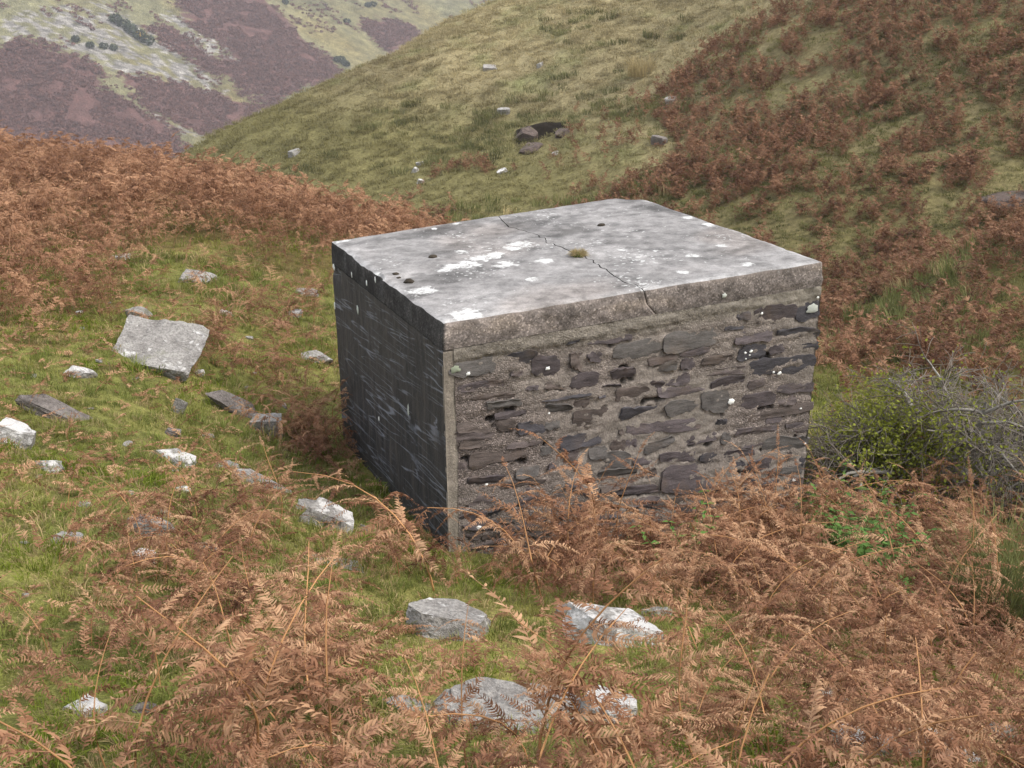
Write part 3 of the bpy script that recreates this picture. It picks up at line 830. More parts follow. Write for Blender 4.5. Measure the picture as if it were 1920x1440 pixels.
def gn_scatter(name, P, rot, scl, idx, coll, tint=None, kind='stuff', cat=None, label=None):
    me = bpy.data.meshes.new(name)
    n = len(P); me.vertices.add(n); me.vertices.foreach_set('co', np.asarray(P, np.float32).ravel())
    a = me.attributes.new('rot', 'FLOAT_VECTOR', 'POINT'); a.data.foreach_set('vector', np.asarray(rot, np.float32).ravel())
    a = me.attributes.new('scl', 'FLOAT', 'POINT'); a.data.foreach_set('value', np.asarray(scl, np.float32))
    a = me.attributes.new('idx', 'INT', 'POINT'); a.data.foreach_set('value', np.asarray(idx, np.int32))
    if tint is not None:
        a = me.attributes.new('tint', 'FLOAT_COLOR', 'POINT'); c = np.ones((n, 4), np.float32); c[:, :3] = tint; a.data.foreach_set('color', c.ravel())
    me.update()
    o = obj(name, me)
    ng = bpy.data.node_groups.new(name, 'GeometryNodeTree')
    ng.interface.new_socket('Geometry', in_out='INPUT', socket_type='NodeSocketGeometry'); ng.interface.new_socket('Geometry', in_out='OUTPUT', socket_type='NodeSocketGeometry')
    nn = ng.nodes; L = ng.links.new
    gi = nn.new('NodeGroupInput'); go = nn.new('NodeGroupOutput'); ip = nn.new('GeometryNodeInstanceOnPoints'); ci = nn.new('GeometryNodeCollectionInfo')
    ci.inputs['Collection'].default_value = coll; ci.inputs['Separate Children'].default_value = True; ci.inputs['Reset Children'].default_value = True
    def na(nm, t):
        q = nn.new('GeometryNodeInputNamedAttribute'); q.data_type = t; q.inputs['Name'].default_value = nm; return q.outputs['Attribute']
    e2r = nn.new('FunctionNodeEulerToRotation'); L(na('rot', 'FLOAT_VECTOR'), e2r.inputs[0])
    L(gi.outputs[0], ip.inputs['Points']); L(ci.outputs[0], ip.inputs['Instance']); ip.inputs['Pick Instance'].default_value = True
    L(na('idx', 'INT'), ip.inputs['Instance Index']); L(e2r.outputs[0], ip.inputs['Rotation']); L(na('scl', 'FLOAT'), ip.inputs['Scale'])
    L(ip.outputs[0], go.inputs[0])
    md = o.modifiers.new('scatter', 'NODES'); md.node_group = ng
    tag(o, label, cat, None, kind)
    return o

# ---------------------------------------------------------------- grass
def grass_tuft(r, n, h, spread, w, droop):
    A = Acc()
    for k in range(n):
        a = r.random() * 6.283; d = spread * math.sqrt(r.random()); bx, by = d * math.cos(a), d * math.sin(a)
        hh = h * (0.5 + 0.7 * r.random()); la = a + r.normal(0, 0.9); ln = droop * hh * (0.3 + r.random())
        ww = w * (0.6 + 0.8 * r.random()); pa = r.random() * 3.14; px, py = ww * math.cos(pa), ww * math.sin(pa)
        dx, dy = ln * math.cos(la), ln * math.sin(la)
        V = [(bx - px, by - py, -0.01), (bx + px, by + py, -0.01), (bx + dx * .35 - px * .8, by + dy * .35 - py * .8, hh * .6), (bx + dx * .35 + px * .8, by + dy * .35 + py * .8, hh * .6), (bx + dx, by + dy, hh * (1 - 0.35 * droop))]
        t = r.random() * 0.3
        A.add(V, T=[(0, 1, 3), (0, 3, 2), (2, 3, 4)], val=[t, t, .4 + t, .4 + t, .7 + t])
    return A

gr = np.random.default_rng(3)
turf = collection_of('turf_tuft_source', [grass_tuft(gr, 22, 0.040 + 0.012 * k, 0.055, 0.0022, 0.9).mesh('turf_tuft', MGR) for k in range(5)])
hillc = collection_of('hill_tussock_source', [grass_tuft(gr, 44, 0.11 + 0.02 * k, 0.30, 0.009, 1.4).mesh('hill_tussock', MTUS) for k in range(4)])

def in_view(P, m=0.06):
    """keep only points the photograph could plausibly see (with a margin)"""
    z = P @ np.array([0, math.cos(PITCH), -math.sin(PITCH)])
    u = P[:, 0] / np.maximum(z, .1); v = (P @ np.array([0, math.sin(PITCH), math.cos(PITCH)])) / np.maximum(z, .1)
    return (z > 0.3) & (np.abs(u) < .448 + m * 3) & (np.abs(v) < .336 + m * 2)

def turf_points(poly, dens):
    P = scatter(poly, dens, rng); P = P[~hut_dist_mask(P)]
    z = ground_z(P[:, 0], P[:, 1]); P3 = np.column_stack([P, z])
    return P3[in_view(P3, 0.13)]
def turf_tint(P):
    n1 = fbm(P[:, 0] * 1.1, P[:, 1] * 1.1, 81, 3); n2 = fbm(P[:, 0] * 3.5, P[:, 1] * 3.5, 83, 2); r = rng.random(len(P))
    c = np.array([0.185, 0.215, 0.052]) * (1 + 0.45 * n1)[:, None]
    c = c + np.array([0.07, 0.035, 0.012]) * np.clip(n2 + 0.25, 0, 1)[:, None]
    straw = r < (0.20 + 0.22 * np.clip(n2 + .1, 0, 1))
    c[straw] = np.array([0.36, 0.28, 0.14]) * (0.7 + 0.5 * rng.random((straw.sum(), 1)))
    moss = (n1 > 0.28) & ~straw
    c[moss] = np.array([0.145, 0.185, 0.022]) * (0.8 + 0.4 * rng.random((moss.sum(), 1)))
    return np.clip(c, 0.01, 1)
P1 = np.concatenate([turf_points([(-5, 2.2), (5, 2.2), (5, 9), (-5, 9)], 240), turf_points([(-7.5, 9), (5, 9), (6, 15), (-7.5, 15)], 130), turf_points([(-10, 15), (1, 15), (1, 23), (-10, 23)], 30)])
n = len(P1)
far_s = np.clip(0.8 + (P1[:, 1] - 5) * 0.035, 0.8, 1.6)
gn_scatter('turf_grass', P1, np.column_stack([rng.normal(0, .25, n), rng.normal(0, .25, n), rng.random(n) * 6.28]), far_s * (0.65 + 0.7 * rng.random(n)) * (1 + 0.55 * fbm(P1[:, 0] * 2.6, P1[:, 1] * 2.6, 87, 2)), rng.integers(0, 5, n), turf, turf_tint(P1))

def hill_points(dens):
    P = scatter([(-22, 24), (20, 24), (24, 34), (20, 66), (-26, 66)], dens, rng)
    P = np.concatenate([P, scatter([(2.5, 12.5), (12, 12.5), (16, 32), (1.5, 32)], dens * 2.0, rng)])
    P3 = np.column_stack([P, ground_z(P[:, 0], P[:, 1])])
    return P3[in_view(P3)]
P2 = hill_points(11); P2 = P2[(hollow_shade(P2[:, 0], P2[:, 1]) < 0.35) & (hollow_shade(P2[:, 0], P2[:, 1] + .5) < .35)]
n = len(P2)
tc = slope_col(P2[:, 0], P2[:, 1]) * (0.85 + 0.45 * rng.random((n, 1)))
bz = brk_hill(P2[:, 0], P2[:, 1]); g2 = fbm(P2[:, 0] * 0.5, P2[:, 1] * 0.5, 91, 3)
tc = np.where((bz > 0.5)[:, None], np.array([0.125, 0.125, 0.046]) * (0.75 + 0.6 * rng.random((n, 1))) + np.array([0.05, 0.03, 0.01]) * np.clip(g2, 0, 1)[:, None], tc)
gn_scatter('hill_grass', P2, np.column_stack([rng.normal(0, .2, n), rng.normal(0, .2, n), rng.random(n) * 6.28]), (0.5 + 0.6 * rng.random(n)) * np.clip(P2[:, 1] / 42, .55, 1.15), rng.integers(0, 4, n), hillc, tc)

# ---------------------------------------------------------------- bracken
def pinna(r, npair, L, wl, segs, wid, droop=0.35, curl=0.8, rach=True, keep=1.0):
    """one dried side branch of a frond along +X: a drooping rachis with two combs of curled leaflets"""
    A = Acc()
    sw = r.normal(0, 0.18)
    def at(t):
        t = np.asarray(t, float)
        return np.stack([L * (t - 0.10 * droop * t**2), L * sw * t**2, -L * droop * 0.75 * t**2.1], -1)
    if rach:
        Vt, Q = tube(at(np.linspace(0, 1, 5)), np.linspace(0.0022, 0.0007, 5) * (L / 0.3), 3)
        A.add(Vt, Q=Q, val=0.75)
    for i in range(npair):
        for s in (-1, 1):
            if r.random() > keep: continue
            t = 0.05 + 0.95 * (i + 0.3 + 0.4 * r.random()) / npair
            p0 = at(t); tan = at(min(t + .02, 1.02)) - at(t - .02); tan /= np.linalg.norm(tan)
            l = wl * (1 - t)**0.75 * (0.75 + 0.4 * r.random()) + 0.12 * wl
            if t < 0.12: l *= 0.75
            side = np.array([0, s, 0.0]); up = np.cross(tan, side) * s; up = up / (np.linalg.norm(up) + 1e-9)
            if up[2] < 0: up = -up
            fwd = 0.35 + 0.25 * r.random()
            d = side + tan * fwd + up * r.normal(0.1, 0.25); d /= np.linalg.norm(d)
            c = curl * (0.5 + 1.0 * r.random())
            pts = [p0]; dirn = d.copy()
            for q in range(segs):
                step = l / segs
                pts.append(pts[-1] + dirn * step)
                dirn = dirn + (-up * 0.75 + tan * 0.45) * c * (1.6 / segs); dirn /= np.linalg.norm(dirn)
            pts = np.array(pts)
            wv = tan * math.cos(0.6 * r.normal()) + up * 0.6 * r.normal(); wv /= np.linalg.norm(wv)
            prof = np.array([0.6, 1.0, 0.72, 0.0]) if segs == 3 else (np.array([0.8, 1.0, 0.0]) if segs == 2 else np.array([1.0, 0.0]))
            hw = wid * l / wl**0.5 * (wl**0.5) if False else wid * (0.55 + 0.45 * l / wl)
            V = []
            for q in range(segs):
                V += [pts[q] - wv * hw * prof[q], pts[q] + wv * hw * prof[q]]
            V.append(pts[-1])
            T = []
            for q in range(segs - 1):
                T += [(2 * q, 2 * q + 1, 2 * q + 3), (2 * q, 2 * q + 3, 2 * q + 2)]
            T.append((2 * segs - 2, 2 * segs - 1, 2 * segs))
            A.add(V, T=T, val=np.clip(0.25 + 0.5 * r.random() + np.linspace(0, .25, len(V)), 0, 1))
    return A

def stem_path(r, h, lean):
    t = np.linspace(0, 1, 9)
    bx = r.normal(0, 0.05) * h; by = r.normal(0, 0.05) * h
    x = h * lean * t**2.2 + bx * np.sin(3 * t); y = by * np.sin(4 * t)
    z = h * (t - 0.42 * lean * t**3.0)
    return np.stack([x, y, z], -1) - np.array([0, 0, 0.03])

def frond_layout(r, h, lean, npair, L0, start=0.36):
    """stem path, and for every side branch: origin, rotation matrix, length factor"""
    path = stem_path(r, h, lean)
    tt = np.linspace(0, 1, len(path))
    out = []
    def P(t): return np.array([np.interp(t, tt, path[:, k]) for k in range(3)])
    for i in range(npair):
        t = start + (0.97 - start) * i / (npair - 0.3)
        for s in (-1, 1):
            if r.random() < 0.10: continue
            tq = min(t + r.normal(0, .012), .985); p = P(tq); tan = P(min(tq + .03, 1)) - P(tq - .03); tan /= np.linalg.norm(tan)
            side = np.cross(tan, [0, 0, 1.0]); nn_ = np.linalg.norm(side)
            side = side / nn_ if nn_ > 0.15 else np.array([0, 1.0, 0])
            side = np.array([side[0] * .4, side[1], 0]) ; side /= np.linalg.norm(side)
            f = 1 - (i / npair)
            d = s * side + tan * (0.30 + 0.4 * r.random()) + np.array([r.normal(0, .40), r.normal(0, .30), r.normal(-.10, .34)])
            d /= np.linalg.norm(d)
            u = np.cross(np.cross(d, [0, 0, 1.0]), d); u /= np.linalg.norm(u) + 1e-9
            rl = r.normal(0, 0.75); vx_ = np.cross(u, d); u2 = u * math.cos(rl) + vx_ * math.sin(rl); v2 = np.cross(u2, d)
            out.append((p, np.stack([d, v2, u2], 1), (0.30 + 0.75 * f**0.8) * (0.8 + 0.4 * r.random())))
    p = path[-1]; d = path[-1] - path[-2]; d /= np.linalg.norm(d); u = np.cross(np.cross(d, [0, 0, 1.0]), d); u /= np.linalg.norm(u) + 1e-9
    out.append((p, np.stack([d, np.cross(u, d), u], 1), 0.5))
    return path, out

br = np.random.default_rng(11)
# near plants: stem + separate side branches (shared meshes)
PINNA_L = 0.27
PINNAE = [pinna(br, 26, PINNA_L, 0.043, 3, 0.0042, droop=0.3 + 0.9 * br.random(), curl=0.9 + 1.2 * br.random(), keep=0.72 + 0.28 * br.random()).mesh('frond_branch', MB) for k in range(18)]
def make_recipe(r, k):
    h = 0.62 + 0.25 * r.random(); lean = [0.1, 0.35, 0.6, 0.85][k % 4] + 0.15 * r.random()
    path, lay = frond_layout(r, h, lean, int(8 + r.integers(0, 3)), 1, 0.28 + 0.15 * r.random())
    A = Acc(); Vt, Q = tube(path, np.linspace(0.0052, 0.0016, len(path)), 6); A.add(Vt, Q=Q, val=0.5)
    return A.mesh('bracken_stem', MSTEM, True), [(Matrix.Translation(p) @ Matrix(R.tolist()).to_4x4() @ Matrix.Scale(1.12 * sc * h / 0.72, 4), int(r.integers(0, len(PINNAE)))) for p, R, sc in lay]
RECIPES = [make_recipe(br, k) for k in range(14)]

def joined_plant(r, h, lean, npair, npin, segs, wl, wid, mat, stem=True, start=0.3, keep=1.0, pl=0.42):
    A = Acc(); path, lay = frond_layout(r, h, lean, npair, 1, start)
    if stem:
        Vt, Q = tube(path, np.linspace(0.006, 0.002, len(path)) * h, 3); A.add(Vt, Q=Q, val=0.8)
    for p, R, sc in lay:
        B_ = pinna(r, npin, pl * h * sc, wl * h, segs, wid * h, droop=0.3 + 0.5 * r.random(), curl=0.6 + 0.6 * r.random(), rach=segs > 1, keep=keep)
        Vp = np.concatenate(B_.V) @ R.T + p
        A.add(Vp, T=np.concatenate(B_.T) if B_.T else None, Q=np.concatenate(B_.Q) if B_.Q else None, val=np.concatenate(B_.val))
    return A
MID = [joined_plant(br, 0.85, 0.15 + 0.6 * br.random(), 8, 12, 2, 0.075, 0.0075, MBR).mesh('bracken_plant', MBR) for k in range(9)]
LOW = [joined_plant(br, 1.0, 0.2 + 0.5 * br.random(), 7, 6, 1, 0.15, 0.022, MBH, stem=False, start=0.22).mesh('hill_bracken', MBH) for k in range(6)]
def far_clump(r):
    A = Acc()
    for k in range(26):
        a = r.random() * 6.28; d = 0.9 * math.sqrt(r.random()); z = 0.75 * (1 - d * d * .7) * r.random() + .1
        c = np.array([d * math.cos(a), d * math.sin(a), z]); u = r.normal(0, 1, 3); u /= np.linalg.norm(u); v = np.cross(u, r.normal(0, 1, 3)); v /= np.linalg.norm(v); s = .28 + .2 * r.random()
        A.add([c - u * s, c + u * s, c + v * s * .9], T=[(0, 1, 2)], val=r.random())
    return A
FARC = [far_clump(br).mesh('far_bracken_clump', MBF) for k in range(5)]
LIT = [pinna(br, 12, 0.16, 0.030, 2, 0.0042, droop=0.1, curl=0.5).mesh('litter', MB) for k in range(6)]

# where bracken stands on the near bank: polygon (x, y), plants per m2, spacing, height range
NEAR_ZONES = [  # polygon, density, spacing, heights
    ([(-1.15, 2.35), (-0.5, 2.35), (-0.35, 3.7), (-0.8, 4.2), (-1.3, 4.1)], 60, 0.22, (0.50, 0.78)),
    ([(-1.9, 4.1), (-0.8, 4.1), (-0.75, 5.3), (-1.9, 5.4)], 50, 0.25, (0.30, 0.46)),
    ([(-0.5, 2.2), (0.75, 2.2), (0.75, 3.3), (-0.45, 3.3)], 70, 0.21, (0.50, 0.78)),
    ([(0.75, 2.3), (2.6, 2.3), (2.7, 5.3), (1.4, 5.6), (0.7, 4.3)], 60, 0.24, (0.42, 0.72)),
    ([(1.3, 5.4), (3.8, 5.0), (4.6, 8.6), (3.4, 9.6), (2.75, 8.4), (1.2, 6.6)], 40, 0.30, (0.5, 0.85)),
    ([(0.15, 5.9), (1.2, 6.1), (2.7, 7.9), (2.6, 8.55), (1.2, 7.95), (-0.05, 7.5), (0.05, 6.6)], 60, 0.21, (0.55, 0.85)),
    ([(-0.92, 6.4), (-0.68, 6.3), (-0.66, 7.2), (-0.88, 7.3)], 60, 0.20, (0.45, 0.62)),
    ([(-2.2, 5.3), (-1.45, 5.1), (-1.42, 6.2), (-1.7, 7.4), (-2.3, 7.0)], 40, 0.28, (0.42, 0.62)),
    ([(-1.95, 9.3), (-1.5, 9.1), (-1.7, 10.3), (-2.1, 10.2)], 90, 0.15, (0.55, 0.8)),
    ([(-3.6, 4.6), (-2.3, 4.4), (-2.2, 7.4), (-3.8, 8.4)], 14, 0.42, (0.28, 0.45)),
    ([(-2.3, 2.8), (-1.2, 2.6), (-1.4, 4.4), (-2.1, 4.6)], 14, 0.42, (0.30, 0.48)),
    ([(-0.45, 6.2), (0.15, 6.1), (0.1, 6.8), (-0.4, 6.9)], 30, 0.26, (0.28, 0.40)),
    ([(-3.0, 10.2), (-2.1, 10.4), (-2.2, 14.0), (-3.4, 13.6)], 14, 0.30, (0.28, 0.42)),
    ([(-4.3, 11.0), (-2.3, 10.8), (-2.2, 15.0), (-4.7, 14.8)], 14, 0.30, (0.28, 0.48)),
    ([(-4.6, 8.5), (-2.4, 8.0), (-2.3, 11.5), (-4.9, 12.5)], 2.5, 0.6, (0.25, 0.4)),
]
SPOT_TEXT = ["in the bottom left thicket", "behind the bottom left thicket", "round the largest foreground boulder", "in the bottom right thicket", "on the bank below the hawthorn",
             "before the hut front", "beside the near hut corner", "on the bank left of the hut", "against the black hut side", "on the open turf at far left", "at the lower left corner", "in front of the pale cement hut corner", "between the broad boulder and black wall", "on the turf behind the broad flat boulder", "near the broad flat boulder"]
POSE = ['upright', 'slightly bent', 'arching', 'drooping']
near_pts = []
for zi, (poly, dens, mind, hr) in enumerate(NEAR_ZONES):
    P = scatter(poly, dens, rng, mind); P = P[~hut_dist_mask(P, 0.08)]
    if zi == 4: P = P[np.hypot(P[:, 0] - 2.6, (P[:, 1] - 7.4) * .7) > 0.42]
    for x, y in P: near_pts.append((x, y, hr[0] + (hr[1] - hr[0]) * rng.random(), zi))
HERO = [(0.07, 3.0, 0.92, 2, 0.6), (-0.92, 3.1, 0.88, 0, 2.6), (-0.62, 3.1, 0.82, 0, 1.2), (0.45, 7.25, 1.12, 5, 2.8), (-0.48, 6.1, 0.95, 6, 2.7), (1.35, 3.1, 0.8, 3, 0.4)]
def place_plant(x, y, h, zi, rec, rz):
    z = gz(x, y)
    o = empty('bracken_plant', (x, y, z), rz)
    sm, lay = RECIPES[rec]; s = h / 0.72; o.scale = (s, s, s)
    o.rotation_euler = (rng.normal(0, .08), rng.normal(0, .08), rz)
    way = math.cos(rz), math.sin(rz)
    to = ('right' if way[0] > 0 else 'left') if abs(way[0]) > abs(way[1]) else ('away' if way[1] > 0 else 'forward')
    if to in ('right', 'left'): to = 'to the ' + to
    size = 'low' if h < 0.48 else ('tall' if h > 0.68 else 'mid height')
    pose = POSE[rec % 4]
    tag(o, '%s dead bracken, %s%s, %s' % (size, pose, '' if pose == 'upright' else ' ' + to, SPOT_TEXT[zi]), 'bracken', 'bracken plants on the near bank')
    obj('stem', sm, o)
    for M, k in lay:
        q = bpy.data.objects.new('frond_branch', PINNAE[k]); COL.objects.link(q); q.parent = o; q.matrix_local = M
    return o
near_pts = near_pts[:]
for x, y, h, k, rz in HERO: place_plant(x, y, h, k, {2: 1, 5: 0, 6: 3, 0: 0, 3: 5}[k], rz)
near_pts.sort(key=lambda q: -q[2] / q[1])
for x, y, h, zi in near_pts[:286]:
    place_plant(x, y, h, zi, int(rng.integers(0, len(RECIPES))), rng.random() * 6.28)
N_NEAR = 298
# the smaller remainder, and the broken dark understorey, as one mass each
def recipe_joined(k):
    sm, lay = RECIPES[k]; A = Acc()
    def arr(me):
        v = np.empty(len(me.vertices) * 3, np.float32); me.vertices.foreach_get('co', v); me.calc_loop_triangles()
        t = np.empty(len(me.loop_triangles) * 3, np.int32); me.loop_triangles.foreach_get('vertices', t)
        a = np.empty(len(me.vertices), np.float32); me.attributes['val'].data.foreach_get('value', a); return v.reshape(-1, 3), t.reshape(-1, 3), a
    for M, q in lay:
        v, t, a = arr(PINNAE[q]); m = np.array(M); A.add(v @ m[:3, :3].T + m[:3, 3], T=t, val=a)
    v, t, a = arr(sm); A.add(v, T=t, val=a)
    return A.mesh('bracken_mass', MB)
rest_ = near_pts[286:]
if rest_:
    RP = np.array([(x, y, h) for x, y, h, z_ in rest_]); n = len(RP)
    gn_scatter('bank_bracken', np.column_stack([RP[:, 0], RP[:, 1], ground_z(RP[:, 0], RP[:, 1])]), np.column_stack([rng.normal(0, .1, n), rng.normal(0, .1, n), rng.random(n) * 6.28]), RP[:, 2] / .72, rng.integers(0, 8, n), collection_of('bank_bracken_source', [recipe_joined(k) for k in range(8)]))
UND = [joined_plant(br, 0.42, 0.5 + 0.5 * br.random(), 7, 14, 2, 0.075, 0.0085, MBU, pl=0.62).mesh('understorey', MBU) for k in range(7)]
UP_ = np.concatenate([scatter(NEAR_ZONES[k][0], d, rng, 0.09) for k, d in ((0, 18), (1, 16), (2, 14), (3, 20), (4, 28), (5, 44), (6, 40), (7, 16), (8, 60), (12, 8))]); UP_ = UP_[~hut_dist_mask(UP_, .05)]
UP_ = UP_[np.hypot(UP_[:, 0] - 2.6, (UP_[:, 1] - 7.4) * .7) > 0.40]
n = len(UP_)
gn_scatter('bracken_understorey', np.column_stack([UP_, ground_z(UP_[:, 0], UP_[:, 1])]), np.column_stack([rng.normal(0, .3, n), rng.normal(0, .3, n), rng.random(n) * 6.28]), .6 + .6 * rng.random(n), rng.integers(0, 7, n), collection_of('understorey_source', UND))

# ridge bracken: the largest ones as plants of their own, the rest as one mass
PR = scatter(RIDGE_POLY, 40, rng, 0.20)
dn = fbm(PR[:, 0] * 0.5, PR[:, 1] * 0.5, 101, 3)
edge = fbm(PR[:, 0] * 1.2, PR[:, 1] * 1.2, 103, 2)
# thinner toward the turf in front
front = np.array([min(math.hypot(x - a, y - b_) for a, b_ in Z_RIDGE_FRONT) for x, y in PR])
keep = (front > 0.5) | (edge > 0.0)
PR = PR[keep]; front = front[keep]
PR3 = np.column_stack([PR, ground_z(PR[:, 0], PR[:, 1])]); vis = in_view(PR3, 0.10); PR3 = PR3[vis]; front = front[vis]
hs = (0.86 + 0.45 * rng.random(len(PR3))) * np.where(front < 1.2, 0.7, 1.0) * np.where((PR3[:, 0] > -3.4) & (PR3[:, 1] < 17.5), .75, 1.0)
order = np.argsort(PR3[:, 1]); n_ind = max(0, 298 - N_NEAR)
for i in order[:n_ind]:
    o = obj('bracken_plant', MID[int(rng.integers(0, len(MID)))], loc=PR3[i]); s = hs[i]; o.scale = (s, s, s); o.rotation_euler = (rng.normal(0, .1), rng.normal(0, .1), rng.random() * 6.28)
    tag(o, 'tall dead bracken plant at the near edge of the red brown ridge bed', 'bracken', 'bracken plants along the ridge')
rest = order[n_ind:]
n = len(rest)
gn_scatter('ridge_bracken', PR3[rest], np.column_stack([rng.normal(0, .1, n), rng.normal(0, .1, n), rng.random(n) * 6.28]), hs[rest], rng.integers(0, len(MID), n), collection_of('ridge_bracken_source', MID))

# hillside bracken
PH = scatter([(-3, 24), (2, 14), (5, 8), (18, 4), (26, 30), (22, 60), (4, 52), (-4, 36)], 30, rng)
a = brk_hill(PH[:, 0], PH[:, 1]) > 0.5
cl = fbm(PH[:, 0] * 0.55, PH[:, 1] * 0.55, 111, 4); cl2 = fbm(PH[:, 0] * 0.11, PH[:, 1] * 0.11, 113, 2)
up = sstep(28, 42, PH[:, 1] - 0.3 * PH[:, 0])
keep = a & (0.30 * cl + 0.55 * fbm(PH[:, 0] * 1.6, PH[:, 1] * 1.6, 115, 2) > -0.10 - 0.10 * up - 0.05 * cl2)
band = (PH[:, 1] > 27) & (PH[:, 1] < 42) & (PH[:, 0] > -5) & (PH[:, 0] < 7) & (cl > 0.30) & (rng.random(len(PH)) < .5) & (np.hypot(PH[:, 0] - 1.0, PH[:, 1] - 39.7) > 2.2)
PH = PH[keep | band]
PH3 = np.column_stack([PH, ground_z(PH[:, 0], PH[:, 1]) - 0.05]); PH3 = PH3[in_view(PH3, 0.13)]
n = len(PH3)
gn_scatter('hillside_bracken', PH3, np.column_stack([rng.normal(0, .15, n), rng.normal(0, .15, n), rng.random(n) * 6.28]), 0.30 + 0.32 * rng.random(n)**1.5, rng.integers(0, len(LOW), n), collection_of('hill_bracken_source', LOW))

# far bracken
nd = 70000
d_ = -92 + rng.random(nd) * 110; a_ = -40 + rng.random(nd) * 330
k = (far_mask(d_, a_, FAR['brk'], 4.5) & (fbm(d_ * .15, a_ * .15, 121, 3) > -0.30)) | ((fbm(d_ * .10, a_ * .14, 123, 3) > 0.30) & (rng.random(nd) < .25))
FP = far_pt(d_[k], a_[k]); FP = FP[in_view(FP)]
n = len(FP)
gn_scatter('far_bracken', FP, np.column_stack([np.zeros(n), np.zeros(n), rng.random(n) * 6.28]), 0.45 + 0.5 * rng.random(n), rng.integers(0, 5, n), collection_of('far_bracken_source', FARC))

# fallen frond litter on the turf
PL = scatter([(-5, 3), (4.5, 3), (4.5, 10), (0, 13), (-7, 13), (-7, 9)], 75, rng); PL = PL[~hut_dist_mask(PL)]
q = fbm(PL[:, 0] * 0.9, PL[:, 1] * 0.9, 131, 3); PL = PL[(q > -0.05) | (rng.random(len(PL)) < 0.2)]
PL3 = np.column_stack([PL, ground_z(PL[:, 0], PL[:, 1]) + 0.035]); PL3 = PL3[in_view(PL3, 0.13)]
n = len(PL3)
gn_scatter('bracken_litter', PL3, np.column_stack([rng.normal(0, .5, n), rng.normal(0, .3, n), rng.random(n) * 6.28]), 0.6 + 0.9 * rng.random(n), rng.integers(0, 6, n), collection_of('litter_source', LIT))

# ---------------------------------------------------------------- the hut
hut = empty('stone_hut', ((HA + HC) / 2 * [1, 1, 0] + [0, 0, -4.5]).tolist())
hut.rotation_euler = (0, 0, 0)
tag(hut, 'square roofless looking stone hut with flat cracked concrete slab on top and one black rendered side'.replace('roofless looking ', ''), 'hut')
H0 = np.array(hut.location)
def hobj(name, me, parent=None):
    o = obj(name, me, parent or hut)
    return o
uf = (HC - HB) * [1, 1, 0]; LF = np.linalg.norm(uf); uf = uf / LF; nf = np.array([uf[1], -uf[0], 0])
ul = (HA - HB) * [1, 1, 0]; LL = np.linalg.norm(ul); ul = ul / LL; nl = np.array([-ul[1], ul[0], 0])
UP = np.array([0, 0, 1.0])
SLAB_T = 0.215; ZB = -4.95
def zt_front(u): return HB[2] + (HC[2] - HB[2]) * u / LF
def zt_left(u): return HB[2] + (HA[2] - HB[2]) * u / LL

# front wall: rough mortar sheet with depth
RT = 0.075
nu, nv = 215, 175
uu = np.linspace(RT, LF, nu); U, VV = np.meshgrid(uu, np.linspace(0, 1, nv), indexing='ij')
ZZ = ZB + (zt_front(U) - SLAB_T + 0.012 - ZB) * VV
st_mask = np.zeros_like(U); 
STN = [s for s in STONES]
# hidden courses near the foot, behind the bracken
sr = np.random.default_rng(5)
zlow = -2.79
while zlow > ZB + 0.05:
    u0 = 0.11 + 0.1 * sr.random(); hh = 0.05 + 0.045 * sr.random()
    while u0 < LF - 0.07:
        w_ = 0.09 + 0.28 * sr.random() * (1.2 if zlow < -3.9 else .8); u1 = min(u0 + w_, LF - 0.01); zz = zlow + 0.034 * u0 - hh / 2
        if zz > -2.93 + 0.034 * u0 and zz + hh > -2.70 + .034 * u0: u0 = u1; continue
        if not any((s[0] < u1 + .012 and s[2] > u0 - .012 and abs((s[1] + s[3]) / 2 - zz) < (s[4] + hh) / 2 + .006) for s in STN):
            STN.append((u0, zz + sr.normal(0, .006), u1, zz + .034 * w_ + sr.normal(0, .006), hh, int(sr.choice([4, 4, 1, 3, 2])))); u0 = u1 + 0.02 + 0.02 * sr.random()
        else: u0 += 0.05
    zlow -= 0.045 if zlow > -3.9 else hh + 0.026
STN = STN[:296]
disp = 0.0075 * fbm(U * 6, ZZ * 12, 141, 4) + 0.0065 * fbm(U * 28, ZZ * 32, 143, 2) + 0.007 * fbm(U * 1.7, (ZZ - 0.034 * U) * 24, 149, 2)
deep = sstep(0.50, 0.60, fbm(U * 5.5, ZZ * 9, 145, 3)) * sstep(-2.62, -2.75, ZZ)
disp = disp - 0.030 * deep
PW = HB + uf * U[..., None] + nf * (disp - 0.0042 + 0.012 * sstep(-2.70, -2.64, ZZ - 0.034 * U))[..., None]; PW[..., 2] = ZZ
pebz = np.clip(0.55 + 0.9 * fbm(U * 1.1, ZZ * 2.0, 147, 3) + 0.5 * sstep(1.2, 0.4, U) * sstep(-2.9, -3.2, ZZ) - 0.25 * sstep(1.6, 2.4, U), 0, 1)
cm = np.array([0.240, 0.212, 0.184]) * (1 - pebz[..., None] * .75) + np.array([0.168, 0.136, 0.124]) * pebz[..., None] * .75
band = sstep(-2.76, -2.66, ZZ - 0.034 * U)[..., None]
cm = cm * (1 - band * .6) + np.array([0.225, 0.205, 0.17]) * band * .6
cm = cm * (1 - 0.75 * deep[..., None])
